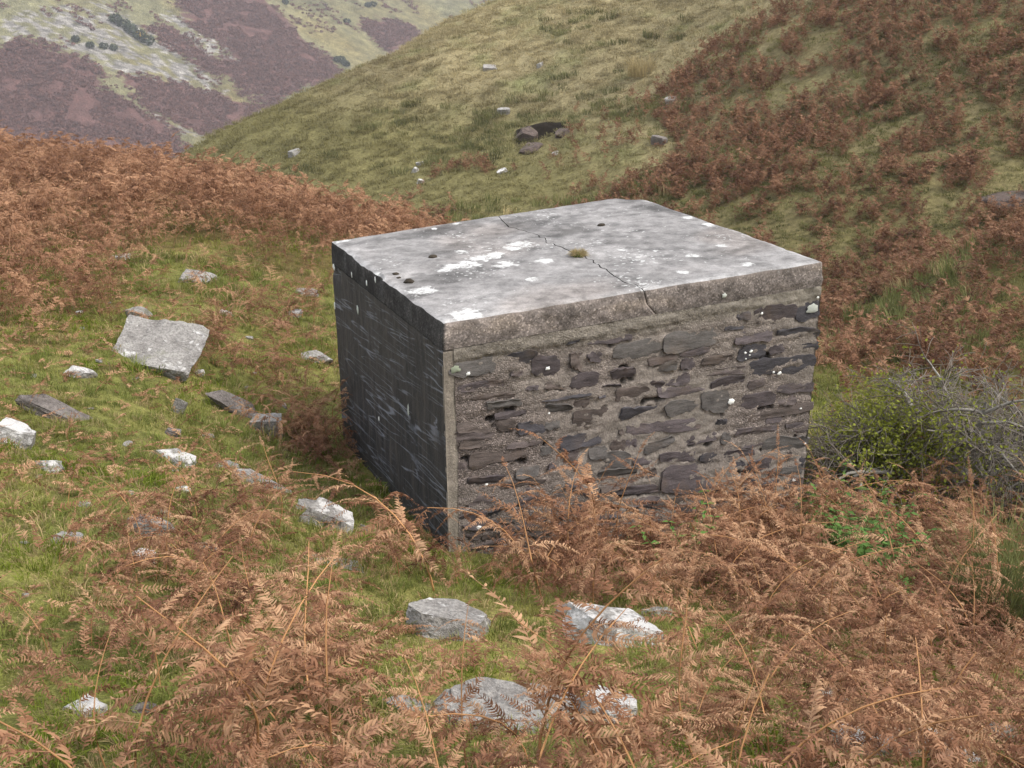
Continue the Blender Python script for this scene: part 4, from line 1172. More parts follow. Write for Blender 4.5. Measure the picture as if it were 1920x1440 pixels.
# back sheet closes the wall
nF = nu * nv
back = [HB + uf * RT - nf * 0.28, HB + uf * LF - nf * 0.28]
Vb = []
for (u, z) in ((RT, ZB), (LF, ZB), (LF, zt_front(LF) - SLAB_T), (RT, zt_front(RT) - SLAB_T)):
    p = HB + uf * u - nf * 0.28; Vb.append((p[0], p[1], z))
Vall = np.concatenate([PW.reshape(-1, 3), np.array(Vb)]) - H0
F = grid_faces(nu, nv)
c00, c10, c11, c01 = 0, (nu - 1) * nv, nu * nv - 1, nv - 1
rim = np.array([(c10, c11, nF + 2, nF + 1), (c00, nF, nF + 3, c01), (nF, nF + 1, nF + 2, nF + 3), (c01, nF + 3, nF + 2, c11)])
me = mesh_np('front_wall', Vall, [F, rim], MMORT, True, col=np.concatenate([cm.reshape(-1, 3), np.full((4, 3), 0.17)]), val=np.concatenate([pebz.ravel(), np.full(4, .5)]))
front_wall = hobj('front_wall', me)

TONES = [(0.062, 0.058, 0.064), (0.086, 0.072, 0.074), (0.108, 0.099, 0.093), (0.094, 0.076, 0.068), (0.112, 0.092, 0.088)]
def stone_mesh(r, w, h, prot):
    """irregular split-faced block, local x along the course, z up, y out of the wall"""
    a, b_ = 11, 6
    s = np.linspace(-1, 1, a); t = np.linspace(-1, 1, b_)
    Sg, Tg = np.meshgrid(s, t, indexing='ij')
    k0 = r.random() * 100
    j = lambda m: r.normal(0, m)
    cx = [[-1 + abs(j(.10)), 1 - abs(j(.10))], [-1 + abs(j(.10)), 1 - abs(j(.10))]]      # bottom / top corners
    cz = [[-1 + abs(j(.28)), -1 + abs(j(.28))], [1 - abs(j(.28)), 1 - abs(j(.28))]]
    fs, ft = (Sg + 1) / 2, (Tg + 1) / 2
    bl_ = lambda c: (c[0][0] * (1 - fs) + c[0][1] * fs) * (1 - ft) + (c[1][0] * (1 - fs) + c[1][1] * fs) * ft
    x = bl_(cx) * w / 2; z = bl_(cz) * h / 2
    cor = np.clip(np.abs(Sg) + np.abs(Tg) * .9 - 1.62, 0, 1)                             # knocked-off corners
    x = x - np.sign(Sg) * cor * min(h * .55, w * .25); z = z - np.sign(Tg) * cor * h * .25
    x = x + 0.010 * vnoise(Tg * 2.2 + k0, Sg * 1.5, 3) * (np.abs(Sg) > .8); z = z + h * 0.075 * (vnoise(Sg * 3.1 + k0, Tg, 5) + .6 * vnoise(Sg * 7 + k0, Tg, 6)) * (np.abs(Tg) > .5)
    tilt = r.normal(0, .007); tiltz = r.normal(0, .007)
    y = prot + tilt * Sg + tiltz * Tg + 0.007 * np.round(2.5 * vnoise(Sg * 1.3 + k0, Tg * 2.3 + 7, 7)) / 2.5 + 0.004 * vnoise(Sg * 4 + k0, Tg * 3, 8)
    edge_ = np.maximum(np.abs(Sg), np.abs(Tg)) > 0.99
    y = np.where(edge_, y - 0.0015, y)
    V = np.stack([x, y, z], -1).reshape(-1, 3)
    loop = [i * b_ for i in range(a)] + [(a - 1) * b_ + j for j in range(1, b_)] + [i * b_ + b_ - 1 for i in range(a - 2, -1, -1)] + [j for j in range(b_ - 2, 0, -1)]
    Vr = V[loop].copy(); Vr[:, 1] = -0.05
    Ve = V[loop].copy()
    n0 = len(V); m_ = len(loop)
    rimq = np.array([(n0 + m_ + i, n0 + i, n0 + (i + 1) % m_, n0 + m_ + (i + 1) % m_) for i in range(m_)])
    return mesh_np('stone', np.concatenate([V, Vr, Ve]), [grid_faces(a, b_), rimq], MSTONE, True)
for (u0, z0, u1, z1, h, tone) in STN:
    u0 = max(u0, 0.03)
    w_ = math.hypot(u1 - u0, z1 - z0); cu, cz = (u0 + u1) / 2, (z0 + z1) / 2; ang = math.atan2(z1 - z0, u1 - u0)
    prot = {0: 0.000, 1: 0.002, 2: 0.004, 3: 0.002, 4: 0.001}[tone] + sr.normal(0, 0.0025)
    me = stone_mesh(sr, w_ * 1.10, h * 1.42, prot)
    ca, sa = math.cos(ang), math.sin(ang)
    ex = uf * ca + UP * sa; ez = np.cross(ex, -nf) * 1.0; ez = UP * ca - uf * sa
    p = HB + uf * cu; p[2] = cz
    o = bpy.data.objects.new('stone', me); COL.objects.link(o); o.parent = front_wall
    M = Matrix(((ex[0], nf[0], ez[0], p[0] - H0[0]), (ex[1], nf[1], ez[1], p[1] - H0[1]), (ex[2], nf[2], ez[2], p[2] - H0[2]), (0, 0, 0, 1)))
    o.matrix_local = M
    c = np.array(TONES[tone]) * (0.85 + 0.35 * sr.random()); o.color = (*c, 1)

# black rendered side wall, its sawn end showing as a pale strip on the front
nu2, nv2 = 150, 130
U2, V2 = np.meshgrid(np.linspace(0, LL, nu2), np.linspace(0, 1, nv2), indexing='ij')
Z2 = ZB + (zt_left(U2) - SLAB_T + 0.008 - ZB) * V2
d2 = 0.006 * fbm(U2 * 3, Z2 * 3, 151, 4) + 0.003 * fbm(U2 * 20, Z2 * 14, 153, 2)
d2 = d2 + 0.003 * sstep(-2.75, -2.62, Z2)
d2 = d2 - 0.014 * sstep(2.55, 2.75, U2) * sstep(-2.74, -2.70, Z2)
P2_ = HB + ul * U2[..., None] + nl * d2[..., None]; P2_[..., 2] = Z2
e0 = nu2 * nv2
# near end strip (faces the front), far end and inner face
ns = 100; zs = np.linspace(ZB, zt_left(0) - SLAB_T, ns)
inner = -0.072
wob = 0.016 * fbm(zs * 7, zs * 0 + 3, 155, 4)
strip_in = np.stack([*(HB[:2, None] + nl[:2, None] * (inner + wob)[None] + nf[:2, None] * 0.002), zs], 1)
strip_out = np.stack([*(HB[:2, None] + nl[:2, None] * 0.001 + nf[:2, None] * 0.002 + 0 * zs[None]), zs], 1)
Vs = np.concatenate([P2_.reshape(-1, 3)]) - H0
bk = []
for (u, z) in ((0, ZB), (LL, ZB), (LL, zt_left(LL) - SLAB_T), (0, zt_left(0) - SLAB_T)):
    p = HB + ul * u + nl * inner; bk.append((p[0], p[1], z))
Vs = np.concatenate([Vs, np.array(bk) - H0])
c00, c10, c11, c01 = 0, (nu2 - 1) * nv2, nu2 * nv2 - 1, nv2 - 1
rim2 = np.array([(c10, e0 + 1, e0 + 2, c11), (c00, c01, e0 + 3, e0), (e0, e0 + 3, e0 + 2, e0 + 1), (c01, c11, e0 + 2, e0 + 3)])
me = mesh_np('side_wall', Vs, [grid_faces(nu2, nv2)[:, ::-1], rim2], MBLK, True)
at_ = me.attributes.new('uvw', 'FLOAT_VECTOR', 'POINT'); uvw = np.zeros((len(Vs), 3), np.float32); uvw[:e0, 0] = U2.ravel(); uvw[:e0, 1] = Z2.ravel(); at_.data.foreach_set('vector', uvw.ravel())
side_wall = hobj('side_wall', me); side_wall['label'] = 'black rendered side wall with pale craze lines'
nk = 8
kk, zz_ = np.meshgrid(np.linspace(0, 1, nk), zs, indexing='ij')
dep = 0.006 + 0.004 * fbm(kk * 0.8 + 9, zz_ * 11, 157, 4) + 0.0015 * fbm(kk * 2.5, zz_ * 40, 158, 2)
wid = (inner - 0.010) + 0.02 * fbm(zz_ * 5, zz_ * 0 + 3, 155, 3)
G = HB + nl * (0.0015 + (wid - 0.0015) * kk)[..., None] + nf * dep[..., None]; G[..., 2] = zz_
Vc = np.concatenate([G.reshape(-1, 3), (G - nf * .03)[[0, -1]].reshape(-1, 3)]) - H0
i = np.arange(ns - 1); o0 = nk * ns
Fc = np.concatenate([grid_faces(nk, ns), np.stack([i + 1, i, o0 + i, o0 + i + 1], 1), np.stack([(nk - 1) * ns + i, (nk - 1) * ns + i + 1, o0 + ns + i + 1, o0 + ns + i], 1)])
cc_ = np.array([0.245, 0.215, 0.178]) * (1 + .3 * fbm(Vc[:, 2] * 5, Vc[:, 0] * 30, 159, 3))[:, None]
me = mesh_np('corner_strip', Vc, [Fc], MMORT, True, col=cc_, val=np.full(len(Vc), 0.25))
cs = hobj('corner_strip', me); cs['label'] = 'pale cement edge down the near corner'
# plain walls at the back and on the right
def plain_wall(name, p, q, n_, z0, zp, zq, th):
    V8 = []
    for off in (0, -th):
        for (a_, z) in ((p, z0), (q, z0), (q, zq), (p, zp)):
            b_ = a_ + n_ * off; V8.append((b_[0], b_[1], z))
    V8 = np.array(V8) - H0
    Fq = np.array([(0, 1, 2, 3), (5, 4, 7, 6), (1, 5, 6, 2), (4, 0, 3, 7), (3, 2, 6, 7)])
    return hobj(name, mesh_np(name, V8, [Fq], MMORT, False, col=np.full((8, 3), (0.17, 0.15, 0.135)), val=np.full(8, .7)))
ur = (HD - HC) * [1, 1, 0]; ur /= np.linalg.norm(ur); nr = np.array([ur[1], -ur[0], 0])
plain_wall('end_wall', HC + ur * 0.02 - nf * 0.285, HD - ur * 0.02, nr, ZB, HC[2] - SLAB_T, HD[2] - SLAB_T, 0.25)
ub = (HA - HD) * [1, 1, 0]; ub /= np.linalg.norm(ub); nb = np.array([ub[1], -ub[0], 0])
plain_wall('rear_wall', HD + ub * 0.26, HA - ub * 0.02, nb, ZB, HD[2] - SLAB_T, HA[2] - SLAB_T, 0.25)

# roof slab in two pieces either side of the crack
def bil(s, t): return HB + (HC - HB) * s[..., None] + (HA - HB) * t[..., None] + (HD - HC - HA + HB) * (s * t)[..., None]
ck = np.array(CRACK); ckt = np.clip(ck[:, 1], 0, 1); o_ = np.argsort(ckt)
def crack_s(t): return np.interp(t, ckt[o_], ck[o_, 0]) + 0.006 * vnoise(t * 40, t * 0, 161)
cf = np.array(CRACKF)
def slab_piece(which):
    nt_, ns_ = 150, 90
    t = np.linspace(0, 1, nt_)[None, :] * np.ones((ns_, 1)); k = np.linspace(0, 1, ns_)[:, None] * np.ones((1, nt_))
    gap = 0.0012 + 0.0008 * np.clip(vnoise(t * 25, t * 0, 163) + 0.2, 0, 1)
    c = crack_s(t)
    s = k * (c - gap) if which == 0 else (c + gap) + (1 - c - gap) * k
    P = bil(s, t)
    # uneven worn rims
    es = np.minimum(s, 1 - s) * LF; et = np.minimum(t, 1 - t) * LL; e = np.minimum(es, et)
    P[..., 2] += 0.006 * fbm(s * 8, t * 8, 165, 3) + 0.0025 * fbm(s * 40, t * 40, 166, 2)
    chip = np.exp(-(e / 0.022)**2) * (0.010 + 0.020 * np.clip(fbm(s * 9, t * 9, 167, 3) + 0.1, 0, 1)); P[..., 2] -= chip
    corner = np.exp(-(((s - 1) * LF)**2 + ((t - 1) * LL)**2) / 0.16**2); P[..., 2] -= 0.05 * corner
    ctr = bil(np.array([.5]), np.array([.5]))[0]
    inw = (ctr - P); inw[..., 2] = 0; inw /= np.linalg.norm(inw, axis=-1, keepdims=True)
    P += inw * (np.exp(-(e / 0.03)**2) * (0.004 + 0.030 * np.clip(fbm(s * 14 + 3, t * 14, 169, 3), 0, 1)))[..., None] + inw * (0.06 * corner)[..., None]
    # stains and colour
    col = np.array([0.240, 0.231, 0.226])[None, None] * (1 + 0.22 * fbm(s * 5, t * 5, 171, 4))[..., None]
    pink = sstep(0.0, 0.5, fbm(s * 3 + 5, t * 3, 173, 3))[..., None]; col = col + np.array([0.012, 0.0, -0.008]) * pink
    strk = sstep(-0.05, 0.45, 0.75 * fbm(s * 5 + t * 1.3, t * 8 - s, 175, 5) + .3 * fbm(s * 24, t * 24, 176, 3))[..., None] * 0.48; col = col * (1 - strk)
    col = col + 0.14 * (np.exp(-(es / 0.05)**2) + 0.8 * np.exp(-(np.abs(t - 0) * LL / 0.07)**2))[..., None] * np.clip(0.6 + fbm(s * 12, t * 12, 177, 2), 0, 1.2)[..., None]
    lich = np.zeros_like(s)
    for (ps, pt, r_) in ROOFSPOTS:
        d = np.hypot((s - ps) * LF, (t - pt) * LL) / r_
        lich = np.maximum(lich, np.clip(0.50 - 0.20 * d, 0, 0.37))
    nF_ = ns_ * nt_
    V = [P.reshape(-1, 3)]; C = [col.reshape(-1, 3)]; Lv = [lich.ravel()]; Tp = [np.ones(nF_)]
    Fs = [grid_faces(ns_, nt_)]
    loop = [i * nt_ for i in range(ns_)] + [(ns_ - 1) * nt_ + j for j in range(1, nt_)] + [i * nt_ + nt_ - 1 for i in range(ns_ - 2, -1, -1)] + [j for j in range(nt_ - 2, 0, -1)]
    nl_ = len(loop); sl_, tl_ = s.ravel()[loop], t.ravel()[loop]; top = P.reshape(-1, 3)[loop]
    onF = tl_ < 1e-6; onB = tl_ > 1 - 1e-6; onL = (sl_ < 1e-6); onR = (sl_ > 1 - 1e-6); onC = ~(onF | onB | onL | onR)
    out = np.zeros((nl_, 3)); out[onF] += nf; out[onB] -= nf; out[onL] += nl; out[onR] += nr
    nrm = np.linalg.norm(out, axis=1, keepdims=True); out = np.where(nrm > 0, out / np.maximum(nrm, 1e-9), 0)
    K = 14; rows = []
    base = bil(sl_, tl_)
    for q in range(K):
        f = q / (K - 1); z = top[:, 2] - f * (SLAB_T - (base[:, 2] - top[:, 2]))
        dd = 0.010 * fbm(sl_ * 30 + tl_ * 27, z * 12, 181, 4) + 0.004 * fbm(sl_ * 120 + tl_ * 110, z * 45, 183, 2)
        w_in = (1 - f)**2.5
        R = top * w_in + base * (1 - w_in); R = R + out * ((dd + 0.004) * np.where(onL, 0.0, 1.0) * min(1, f * 4) * (1 - 0.85 * float(sstep(0.7, 1.0, f))))[:, None]; R[:, 2] = z
        if which in (0, 1):
            # the crack runs on down the front edge, wandering to the right
            if True:
                zrel = z - HB[2]
                sh = np.interp(-f * SLAB_T, (cf[::-1, 1] - cf[0, 1]), cf[::-1, 0] - cf[0, 0])
                cs_ = crack_s(np.array([0.0]))[0]; rel = np.where(sl_ <= cs_, sl_ / cs_, (1 - sl_) / (1 - cs_)); wgt = np.clip((rel - 0.75) / 0.25, 0, 1) * onF
                wgt = np.where(onC & (tl_ < 0.03), 1 - tl_ / 0.03, wgt)
                R = R + uf * (sh * wgt)[:, None]
        rows.append(R)
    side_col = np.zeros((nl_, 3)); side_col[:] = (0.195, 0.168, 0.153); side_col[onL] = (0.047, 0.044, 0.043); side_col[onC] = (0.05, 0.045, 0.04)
    off = nF_
    for q in range(K):
        V.append(rows[q]); f = q / (K - 1); blendt = max(0, 1 - f * 5)
        warm = fbm(sl_ * 9 + tl_ * 7, rows[q][:, 2] * 7, 185, 3)
        cc = side_col * (1 + 0.3 * warm)[:, None] + np.array([.05, .03, .0]) * (np.clip(warm - .25, 0, 1) * onF)[:, None]
        wl_ = np.clip(fbm(tl_ * 34, rows[q][:, 2] * 4, 187, 3) - .05, 0, 1) * onL
        cc = cc + 0.045 * wl_[:, None]
        C.append(cc * (1 + 0.35 * blendt)); Lv.append(np.zeros(nl_)); Tp.append(np.full(nl_, 0.55 * blendt))
    i = np.arange(nl_); i2 = (i + 1) % nl_
    for q in range(K - 1):
        Fs.append(np.stack([off + q * nl_ + i, off + (q + 1) * nl_ + i, off + (q + 1) * nl_ + i2, off + q * nl_ + i2], 1))
    # underside
    V.append(rows[-1].mean(0)[None]); C.append(np.full((1, 3), .1)); Lv.append(np.zeros(1)); Tp.append(np.zeros(1)); ce = off + K * nl_
    Fs.append(np.stack([off + (K - 1) * nl_ + i, np.full(nl_, ce), off + (K - 1) * nl_ + i2], 1))
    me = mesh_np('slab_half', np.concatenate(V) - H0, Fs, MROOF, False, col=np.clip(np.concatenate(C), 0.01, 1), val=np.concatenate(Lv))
    a_ = me.attributes.new('top', 'FLOAT', 'POINT'); a_.data.foreach_set('value', np.concatenate(Tp).astype(np.float32))
    return me
roof = empty('roof_slab', (0, 0, 0)); roof.parent = hut
for k in (0, 1):
    me = slab_piece(k); me.polygons.foreach_set('use_smooth', np.ones(len(me.polygons), bool))
    o = obj('slab_half', me, roof)

# lichen discs on the walls
def blob_disc(r, a, b_, mat, th=0.004, nseg=14):
    an = np.arange(nseg) * 2 * math.pi / nseg; rad = 1 + 0.22 * np.array([r.normal() for _ in an]) * 0.8
    rad = np.clip(rad, .6, 1.4)
    ring = np.stack([a * rad * np.cos(an), np.zeros(nseg), b_ * rad * np.sin(an)], 1)
    V = np.concatenate([ring, ring * 0.8 + [0, th, 0], [[0, th * 1.1, 0]]])
    i = np.arange(nseg); j = (i + 1) % nseg
    return mesh_np('lichen_patch', V, [np.stack([i, j, nseg + j, nseg + i], 1), np.stack([nseg + i, nseg + j, np.full(nseg, 2 * nseg)], 1)], mat, True)
def wall_frame(p, ex, ny):
    return Matrix(((ex[0], ny[0], 0, p[0] - H0[0]), (ex[1], ny[1], 0, p[1] - H0[1]), (0, 0, 1, p[2] - H0[2]), (0, 0, 0, 1)))
for (u, z, r_, kd) in SPOTF:
    o = obj('lichen_patch', blob_disc(sr, r_, r_ * 0.85, [MLICH, MLICHG, MLICHN][kd]), front_wall); p = HB + uf * u + nf * 0.011; p[2] = z; o.matrix_local = wall_frame(p, uf, nf)
for (u, z, a_, b_) in SPOTL:
    o = obj('lichen_patch', blob_disc(sr, a_, b_, MLICHG if b_ > .04 else MLICH), side_wall); p = HB + ul * u + nl * 0.006; p[2] = z; o.matrix_local = wall_frame(p, -ul, nl)

# ---------------------------------------------------------------- on the roof
def dome(r, rad, h, mat, nm):
    bm = bmesh.new(); bmesh.ops.create_icosphere(bm, subdivisions=2, radius=1)
    for v in bm.verts:
        k = 1 + 0.25 * float(vnoise(np.array([v.co.x * 2 + rad * 99]), np.array([v.co.y * 2 + v.co.z * 3]), 9)[0])
        v.co = Vector((v.co.x * rad * k, v.co.y * rad * k, max(v.co.z, -.25) * h * k))
    me = bpy.data.meshes.new(nm); bm.to_mesh(me); bm.free(); me.materials.append(mat)
    me.polygons.foreach_set('use_smooth', np.ones(len(me.polygons), bool)); return me
mlab = ['largest dark moss cushion on the roof slab near the black wall edge', 'dark moss cushion on the roof slab behind the largest one', 'smallest dark moss speck on the roof slab', 'dark moss cushion on the roof slab left of the white lichen', 'flat dark moss patch on the far right part of the roof slab']
for k, (x, y, z, r_) in enumerate(MOSS):
    o = obj('moss_cushion', dome(sr, r_, r_ * 0.5, MMOSSD, 'moss_cushion'), loc=(x, y, z)); tag(o, mlab[k], 'moss', 'moss cushions on the roof')
tf = empty('grass_tuft', (TUFT[0], TUFT[1], TUFT[2] - 0.002)); tag(tf, 'small round tuft of dry grass growing from the crack in the roof slab', 'grass tuft')
A = Acc()
for k in range(420):
    th = sr.random() * 6.28; el = math.asin(sr.random()**0.7); l = 0.075 * (0.7 + 0.5 * sr.random()); b0 = np.array([0.045 * math.cos(th) * sr.random(), 0.045 * math.sin(th) * sr.random(), 0])
    d = np.array([math.cos(th) * math.cos(el), math.sin(th) * math.cos(el), math.sin(el)]); s = np.cross(d, sr.normal(0, 1, 3)); s /= np.linalg.norm(s); w_ = 0.0016
    m_ = b0 + d * l * .6 + [0, 0, .01]; tip = b0 + d * l - [0, 0, .012 * sr.random()]
    A.add([b0 - s * w_, b0 + s * w_, m_ - s * w_, m_ + s * w_, tip], T=[(0, 1, 3), (0, 3, 2), (2, 3, 4)], val=[0.2, 0.2, .6, .6, 1])
obj('blades', A.mesh('blades', MSTRAW), tf)['kind'] = 'stuff'
obj('tuft_base', dome(sr, 0.05, 0.03, MMOSS, 'tuft_base'), tf)

# ---------------------------------------------------------------- rocks
def rock_mesh(r, w, d, h, sub=3, cuts=6, rough=0.075, boxy=False):
    if boxy: cuts = 4; rough = 0.05
    elif sub >= 4: cuts = 9
    bm = bmesh.new(); bmesh.ops.create_icosphere(bm, subdivisions=sub, radius=1.0)
    V = np.array([v.co for v in bm.verts]); k0 = r.random() * 50
    V = V * 1.25
    planes = [np.array([0, 0, 1.0]), np.array([0, 0, -1.0])]
    th0 = r.random() * 6.28
    for k in range(cuts):
        th = (0 if boxy else th0) + k * 6.283 / cuts + r.normal(0, .14 if boxy else .25); el = r.normal(0.05, 0.12) if boxy else r.normal(0.10, 0.28); planes.append(np.array([math.cos(th) * math.cos(el), math.sin(th) * math.cos(el), math.sin(el)]))
    for n_ in planes:
        c = (0.72 if not boxy else 0.66) + 0.2 * r.random() * (0.6 if boxy else 1)
        if abs(n_[2]) > .9: c = 0.62 + .12 * r.random(); n_ = n_ + np.array([r.normal(0, .12), r.normal(0, .12), 0]); n_ /= np.linalg.norm(n_)
        e = V @ n_ - c; V = V - np.maximum(e, 0)[:, None] * n_
    nz = fbm(V[:, 0] * 2.2 + k0, V[:, 1] * 2.2 + V[:, 2] * 1.7, 191, 5) - 0.9 * np.exp(-(vnoise(V[:, 0] * 1.1 + k0, V[:, 2] * 3.4 + V[:, 1] * .5, 199) / 0.07)**2); V = V * (1 + rough * nz + 0.03 * fbm(V[:, 0] * 7 + k0, V[:, 1] * 7 + V[:, 2] * 6, 197, 2))[:, None]
    lay = 0.03 * np.round(3 * (V[:, 2] + 0.1 * vnoise(V[:, 0] * 1.5 + k0, V[:, 1] * 1.5, 193))) / 3; V[:, 2] += lay * (0.5 if sub < 4 else 0.0)
    V = V * np.array([w / 2, d / 2, h / 2])
    for v, c in zip(bm.verts, V): v.co = c
    me = bpy.data.meshes.new('rock'); bm.to_mesh(me); bm.free(); me.materials.append(MROCK)
    me.polygons.foreach_set('use_smooth', np.zeros(len(me.polygons), bool))
    return me
rr = np.random.default_rng(23)
MANUAL = {   # label start: (depth/width, height/width, tilt about x, tilt about y, rise)
    'broad flat': (1.1, 0.6, 0.34, 0.05, 0.0), 'narrow grey': (0.5, 2.2, 0.1, 0.2, 0.03), 'pale square': (0.7, 1.0, 0.2, -0.3, 0.05), 'long dark slab': (0.32, 0.22, 0.1, 0.32, 0.02),
    'dark tilted': (0.5, 0.2, 0.35, 0.35, 0.04), 'pale angular': (0.75, 0.85, 0.1, 0.25, 0.04), 'long low slab': (0.35, 0.2, 0.1, 0.42, 0.02), 'largest foreground': (0.6, 0.42, 0.12, 0.04, -0.05), 'white crusted block': (0.8, 0.8, 0.1, 0.1, 0.0), 'thin grey slab': (.5, .25, .1, .1, 0),
    'flat lichen whitened': (0.5, 0.2, 0.05, 0.12, 0.0), 'flat blue grey': (0.5, 0.15, 0.1, 0.1, 0.0), 'pale boulder with': (0.8, 0.55, 0.15, 0.15, 0.02), 'boulder crusted': (0.7, 0.5, 0.1, 0.15, 0.02), 'broad rock roof': (0.8, 0.15, 0.12, 0.05, -0.05), 'grey rock forming': (1, .9, 0, 0, -0.05), 'purple rock': (1, .6, 0, 0, -0.1), 'white flecked': (1, 1.0, 0, 0, -.05), 'dark overhanging': (1.0, 0.24, -.1, 0, 0.02)}
def put_rock(lab, x, y, w_, h_, asp, li, grp, sub=3):
    d, hh, tx, ty, rise = 0.75, max(0.35, min(1.2, h_ / w_ * 1.2)), rr.normal(0.12, .08), rr.normal(0, .15), 0.0
    for k_, v_ in MANUAL.items():
        if lab.startswith(k_): d, hh, tx, ty, rise = v_
    bx = lab.startswith(('broad flat', 'pale square', 'pale angular', 'long ', 'narrow', 'flat '))
    if lab.startswith('broad rock roof'): x, y = 1.2, 40.35
    me = rock_mesh(rr, w_ * (1.25 if bx else 1.08), w_ * d * (1.2 if bx else 1), w_ * hh, sub, boxy=bx)
    e_ = 0.15
    sx = (gz(x + e_, y) - gz(x - e_, y)) / (2 * e_); sy = (gz(x, y + e_) - gz(x, y - e_)) / (2 * e_)
    z = gz(x, y) if not lab.startswith('broad rock roof') else gz(x, 41.0) - 0.30
    o = obj('rock', me, loc=(x, y, z + w_ * hh * 0.03 + rise * 1.0))
    o.rotation_euler = (math.atan(sy) * 0.7 + tx, -math.atan(sx) * 0.7 + ty, rr.normal(0, .06 if bx else .3))
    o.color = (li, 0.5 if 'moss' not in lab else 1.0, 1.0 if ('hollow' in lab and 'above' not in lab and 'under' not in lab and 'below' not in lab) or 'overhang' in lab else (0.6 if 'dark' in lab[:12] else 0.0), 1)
    tag(o, lab, 'rock', grp)
    return o
for r_ in ROCKS: put_rock(*r_, 'rocks on the near bank', 5 if r_[3] > 0.55 else 4)
chips = [rock_mesh(rr, 1.0, .7, .45, 2) for k in range(5)]
CP = scatter([(-4.2, 5), (-1.6, 4.6), (-1.9, 8.5), (-2.6, 12.5), (-4.8, 12.5)], 3.2, rr, 0.35)
for k, (x, y) in enumerate(CP[:34]):
    s_ = 0.05 + 0.10 * rr.random()**2; o = obj('stone_chip', chips[k % 5], loc=(x, y, gz(x, y) + s_ * .10)); o.scale = (s_, s_, s_ * .8); o.rotation_euler = (rr.normal(.1, .2), rr.normal(0, .2), rr.random() * 6.28); o.color = (.3 + .6 * rr.random(), .6, 0, 1)
    tag(o, 'small pale stone chip half sunk in the mossy turf of the left bank', 'stone', 'stone chips in the turf of the left bank')
for r_ in HILLROCKS: put_rock(*r_, 'rocks on the hill across the gully')
for r_ in OUTCROP: put_rock(*r_, 'rocks of the hillside outcrops')

# ---------------------------------------------------------------- hawthorn on the right
def branch_rec(r, p, d, L, rad, depth, segs_out, tips):
    n = max(4, int(L / 0.10)); pts = [p]; q = d / np.linalg.norm(d)
    for i in range(n):
        q = q + r.normal(0, .19, 3) + np.array([0, 0, -0.065 if depth > 0 else -0.03]); q /= np.linalg.norm(q); pts.append(pts[-1] + q * L / n)
    pts = np.array(pts); segs_out.append((pts, np.linspace(rad, rad * 0.4, n + 1), depth))
    if depth >= 3: tips.append(pts); return
    kids = [11, 10, 8][depth]
    for k in range(kids):
        t = 0.2 + 0.8 * (k + r.random()) / kids; i = min(int(t * n), n - 1)
        tn = pts[i + 1] - pts[i]; tn /= np.linalg.norm(tn); s = r.normal(0, 1, 3); s -= tn * (s @ tn); s /= np.linalg.norm(s)
        dd = tn * 0.55 + s * 0.85 + np.array([-0.1, 0, -.02]); branch_rec(r, pts[i], dd, L * (0.42 + 0.25 * r.random()), rad * (0.48 - .05 * depth), depth + 1, segs_out, tips)
hx, hy = 4.35, 9.4
hz = gz(hx, hy) - 0.12
haw = empty('hawthorn_bush', (hx, hy, hz)); tag(haw, 'sprawling grey hawthorn bush with few yellow green leaves right of the hut', 'bush')
hr_ = np.random.default_rng(31)
main = [(np.array([-0.9, -.1, 0.42]), 1.4), (np.array([-1.0, -.25, 0.24]), 1.45), (np.array([-0.5, .5, 0.55]), 1.2), (np.array([0.1, .1, 0.8]), .95), (np.array([-0.9, .45, 0.35]), 1.45), (np.array([-.7, -.7, .3]), 1.2), (np.array([.5, -.3, .5]), 1.1), (np.array([.7, .4, .45]), 1.1), (np.array([-.4, -.3, 0.7]), 1.05), (np.array([-1.0, .1, .36]), 1.5)]
trunkp = np.array([[0.12, 0.05, -.25], [0.05, 0, .1], [0, 0, .32]]); A = Acc(); Vt, Q = tube(trunkp, [.085, .07, .06], 8); A.add(Vt, Q=Q); obj('trunk', A.mesh('trunk', MBARK, True), haw)
TW = Acc(); LV = Acc()
for d, L in main:
    segs_, tips = [], []
    branch_rec(hr_, np.array([0, 0, .25]), d, L, 0.036, 0, segs_, tips)
    A = Acc()
    for pts, rad, dep in segs_:
        if dep <= 1:
            Vt, Q = tube(pts, rad, 6); A.add(Vt, Q=Q)
        else:
            Vt, Q = tube(pts, np.maximum(rad, .0026), 3); TW.add(Vt, Q=Q)
            c = pts[-1]
            dens = 0.05 + 1.0 * math.exp(-((c[0] + 1.0)**2 + (c[2] - 0.66)**2) / 0.16)
            for p in pts[1:]:
                for _ in range(5):
                    if hr_.random() < dens * 0.45:
                        q = p + hr_.normal(0, .02, 3); u = hr_.normal(0, 1, 3); u /= np.linalg.norm(u); v = np.cross(u, hr_.normal(0, 1, 3)); v /= np.linalg.norm(v); s = 0.014 + 0.010 * hr_.random()
                        LV.add([q, q + u * s + v * s * .6, q + u * s * 1.9, q + u * s - v * s * .6], T=[(0, 1, 2), (0, 2, 3)])
    obj('branch', A.mesh('branch', MBARK, True), haw)
obj('twigs', TW.mesh('twigs', MTWIG), haw)['kind'] = 'stuff'
obj('leaves', LV.mesh('leaves', MLEAF), haw)['kind'] = 'stuff'

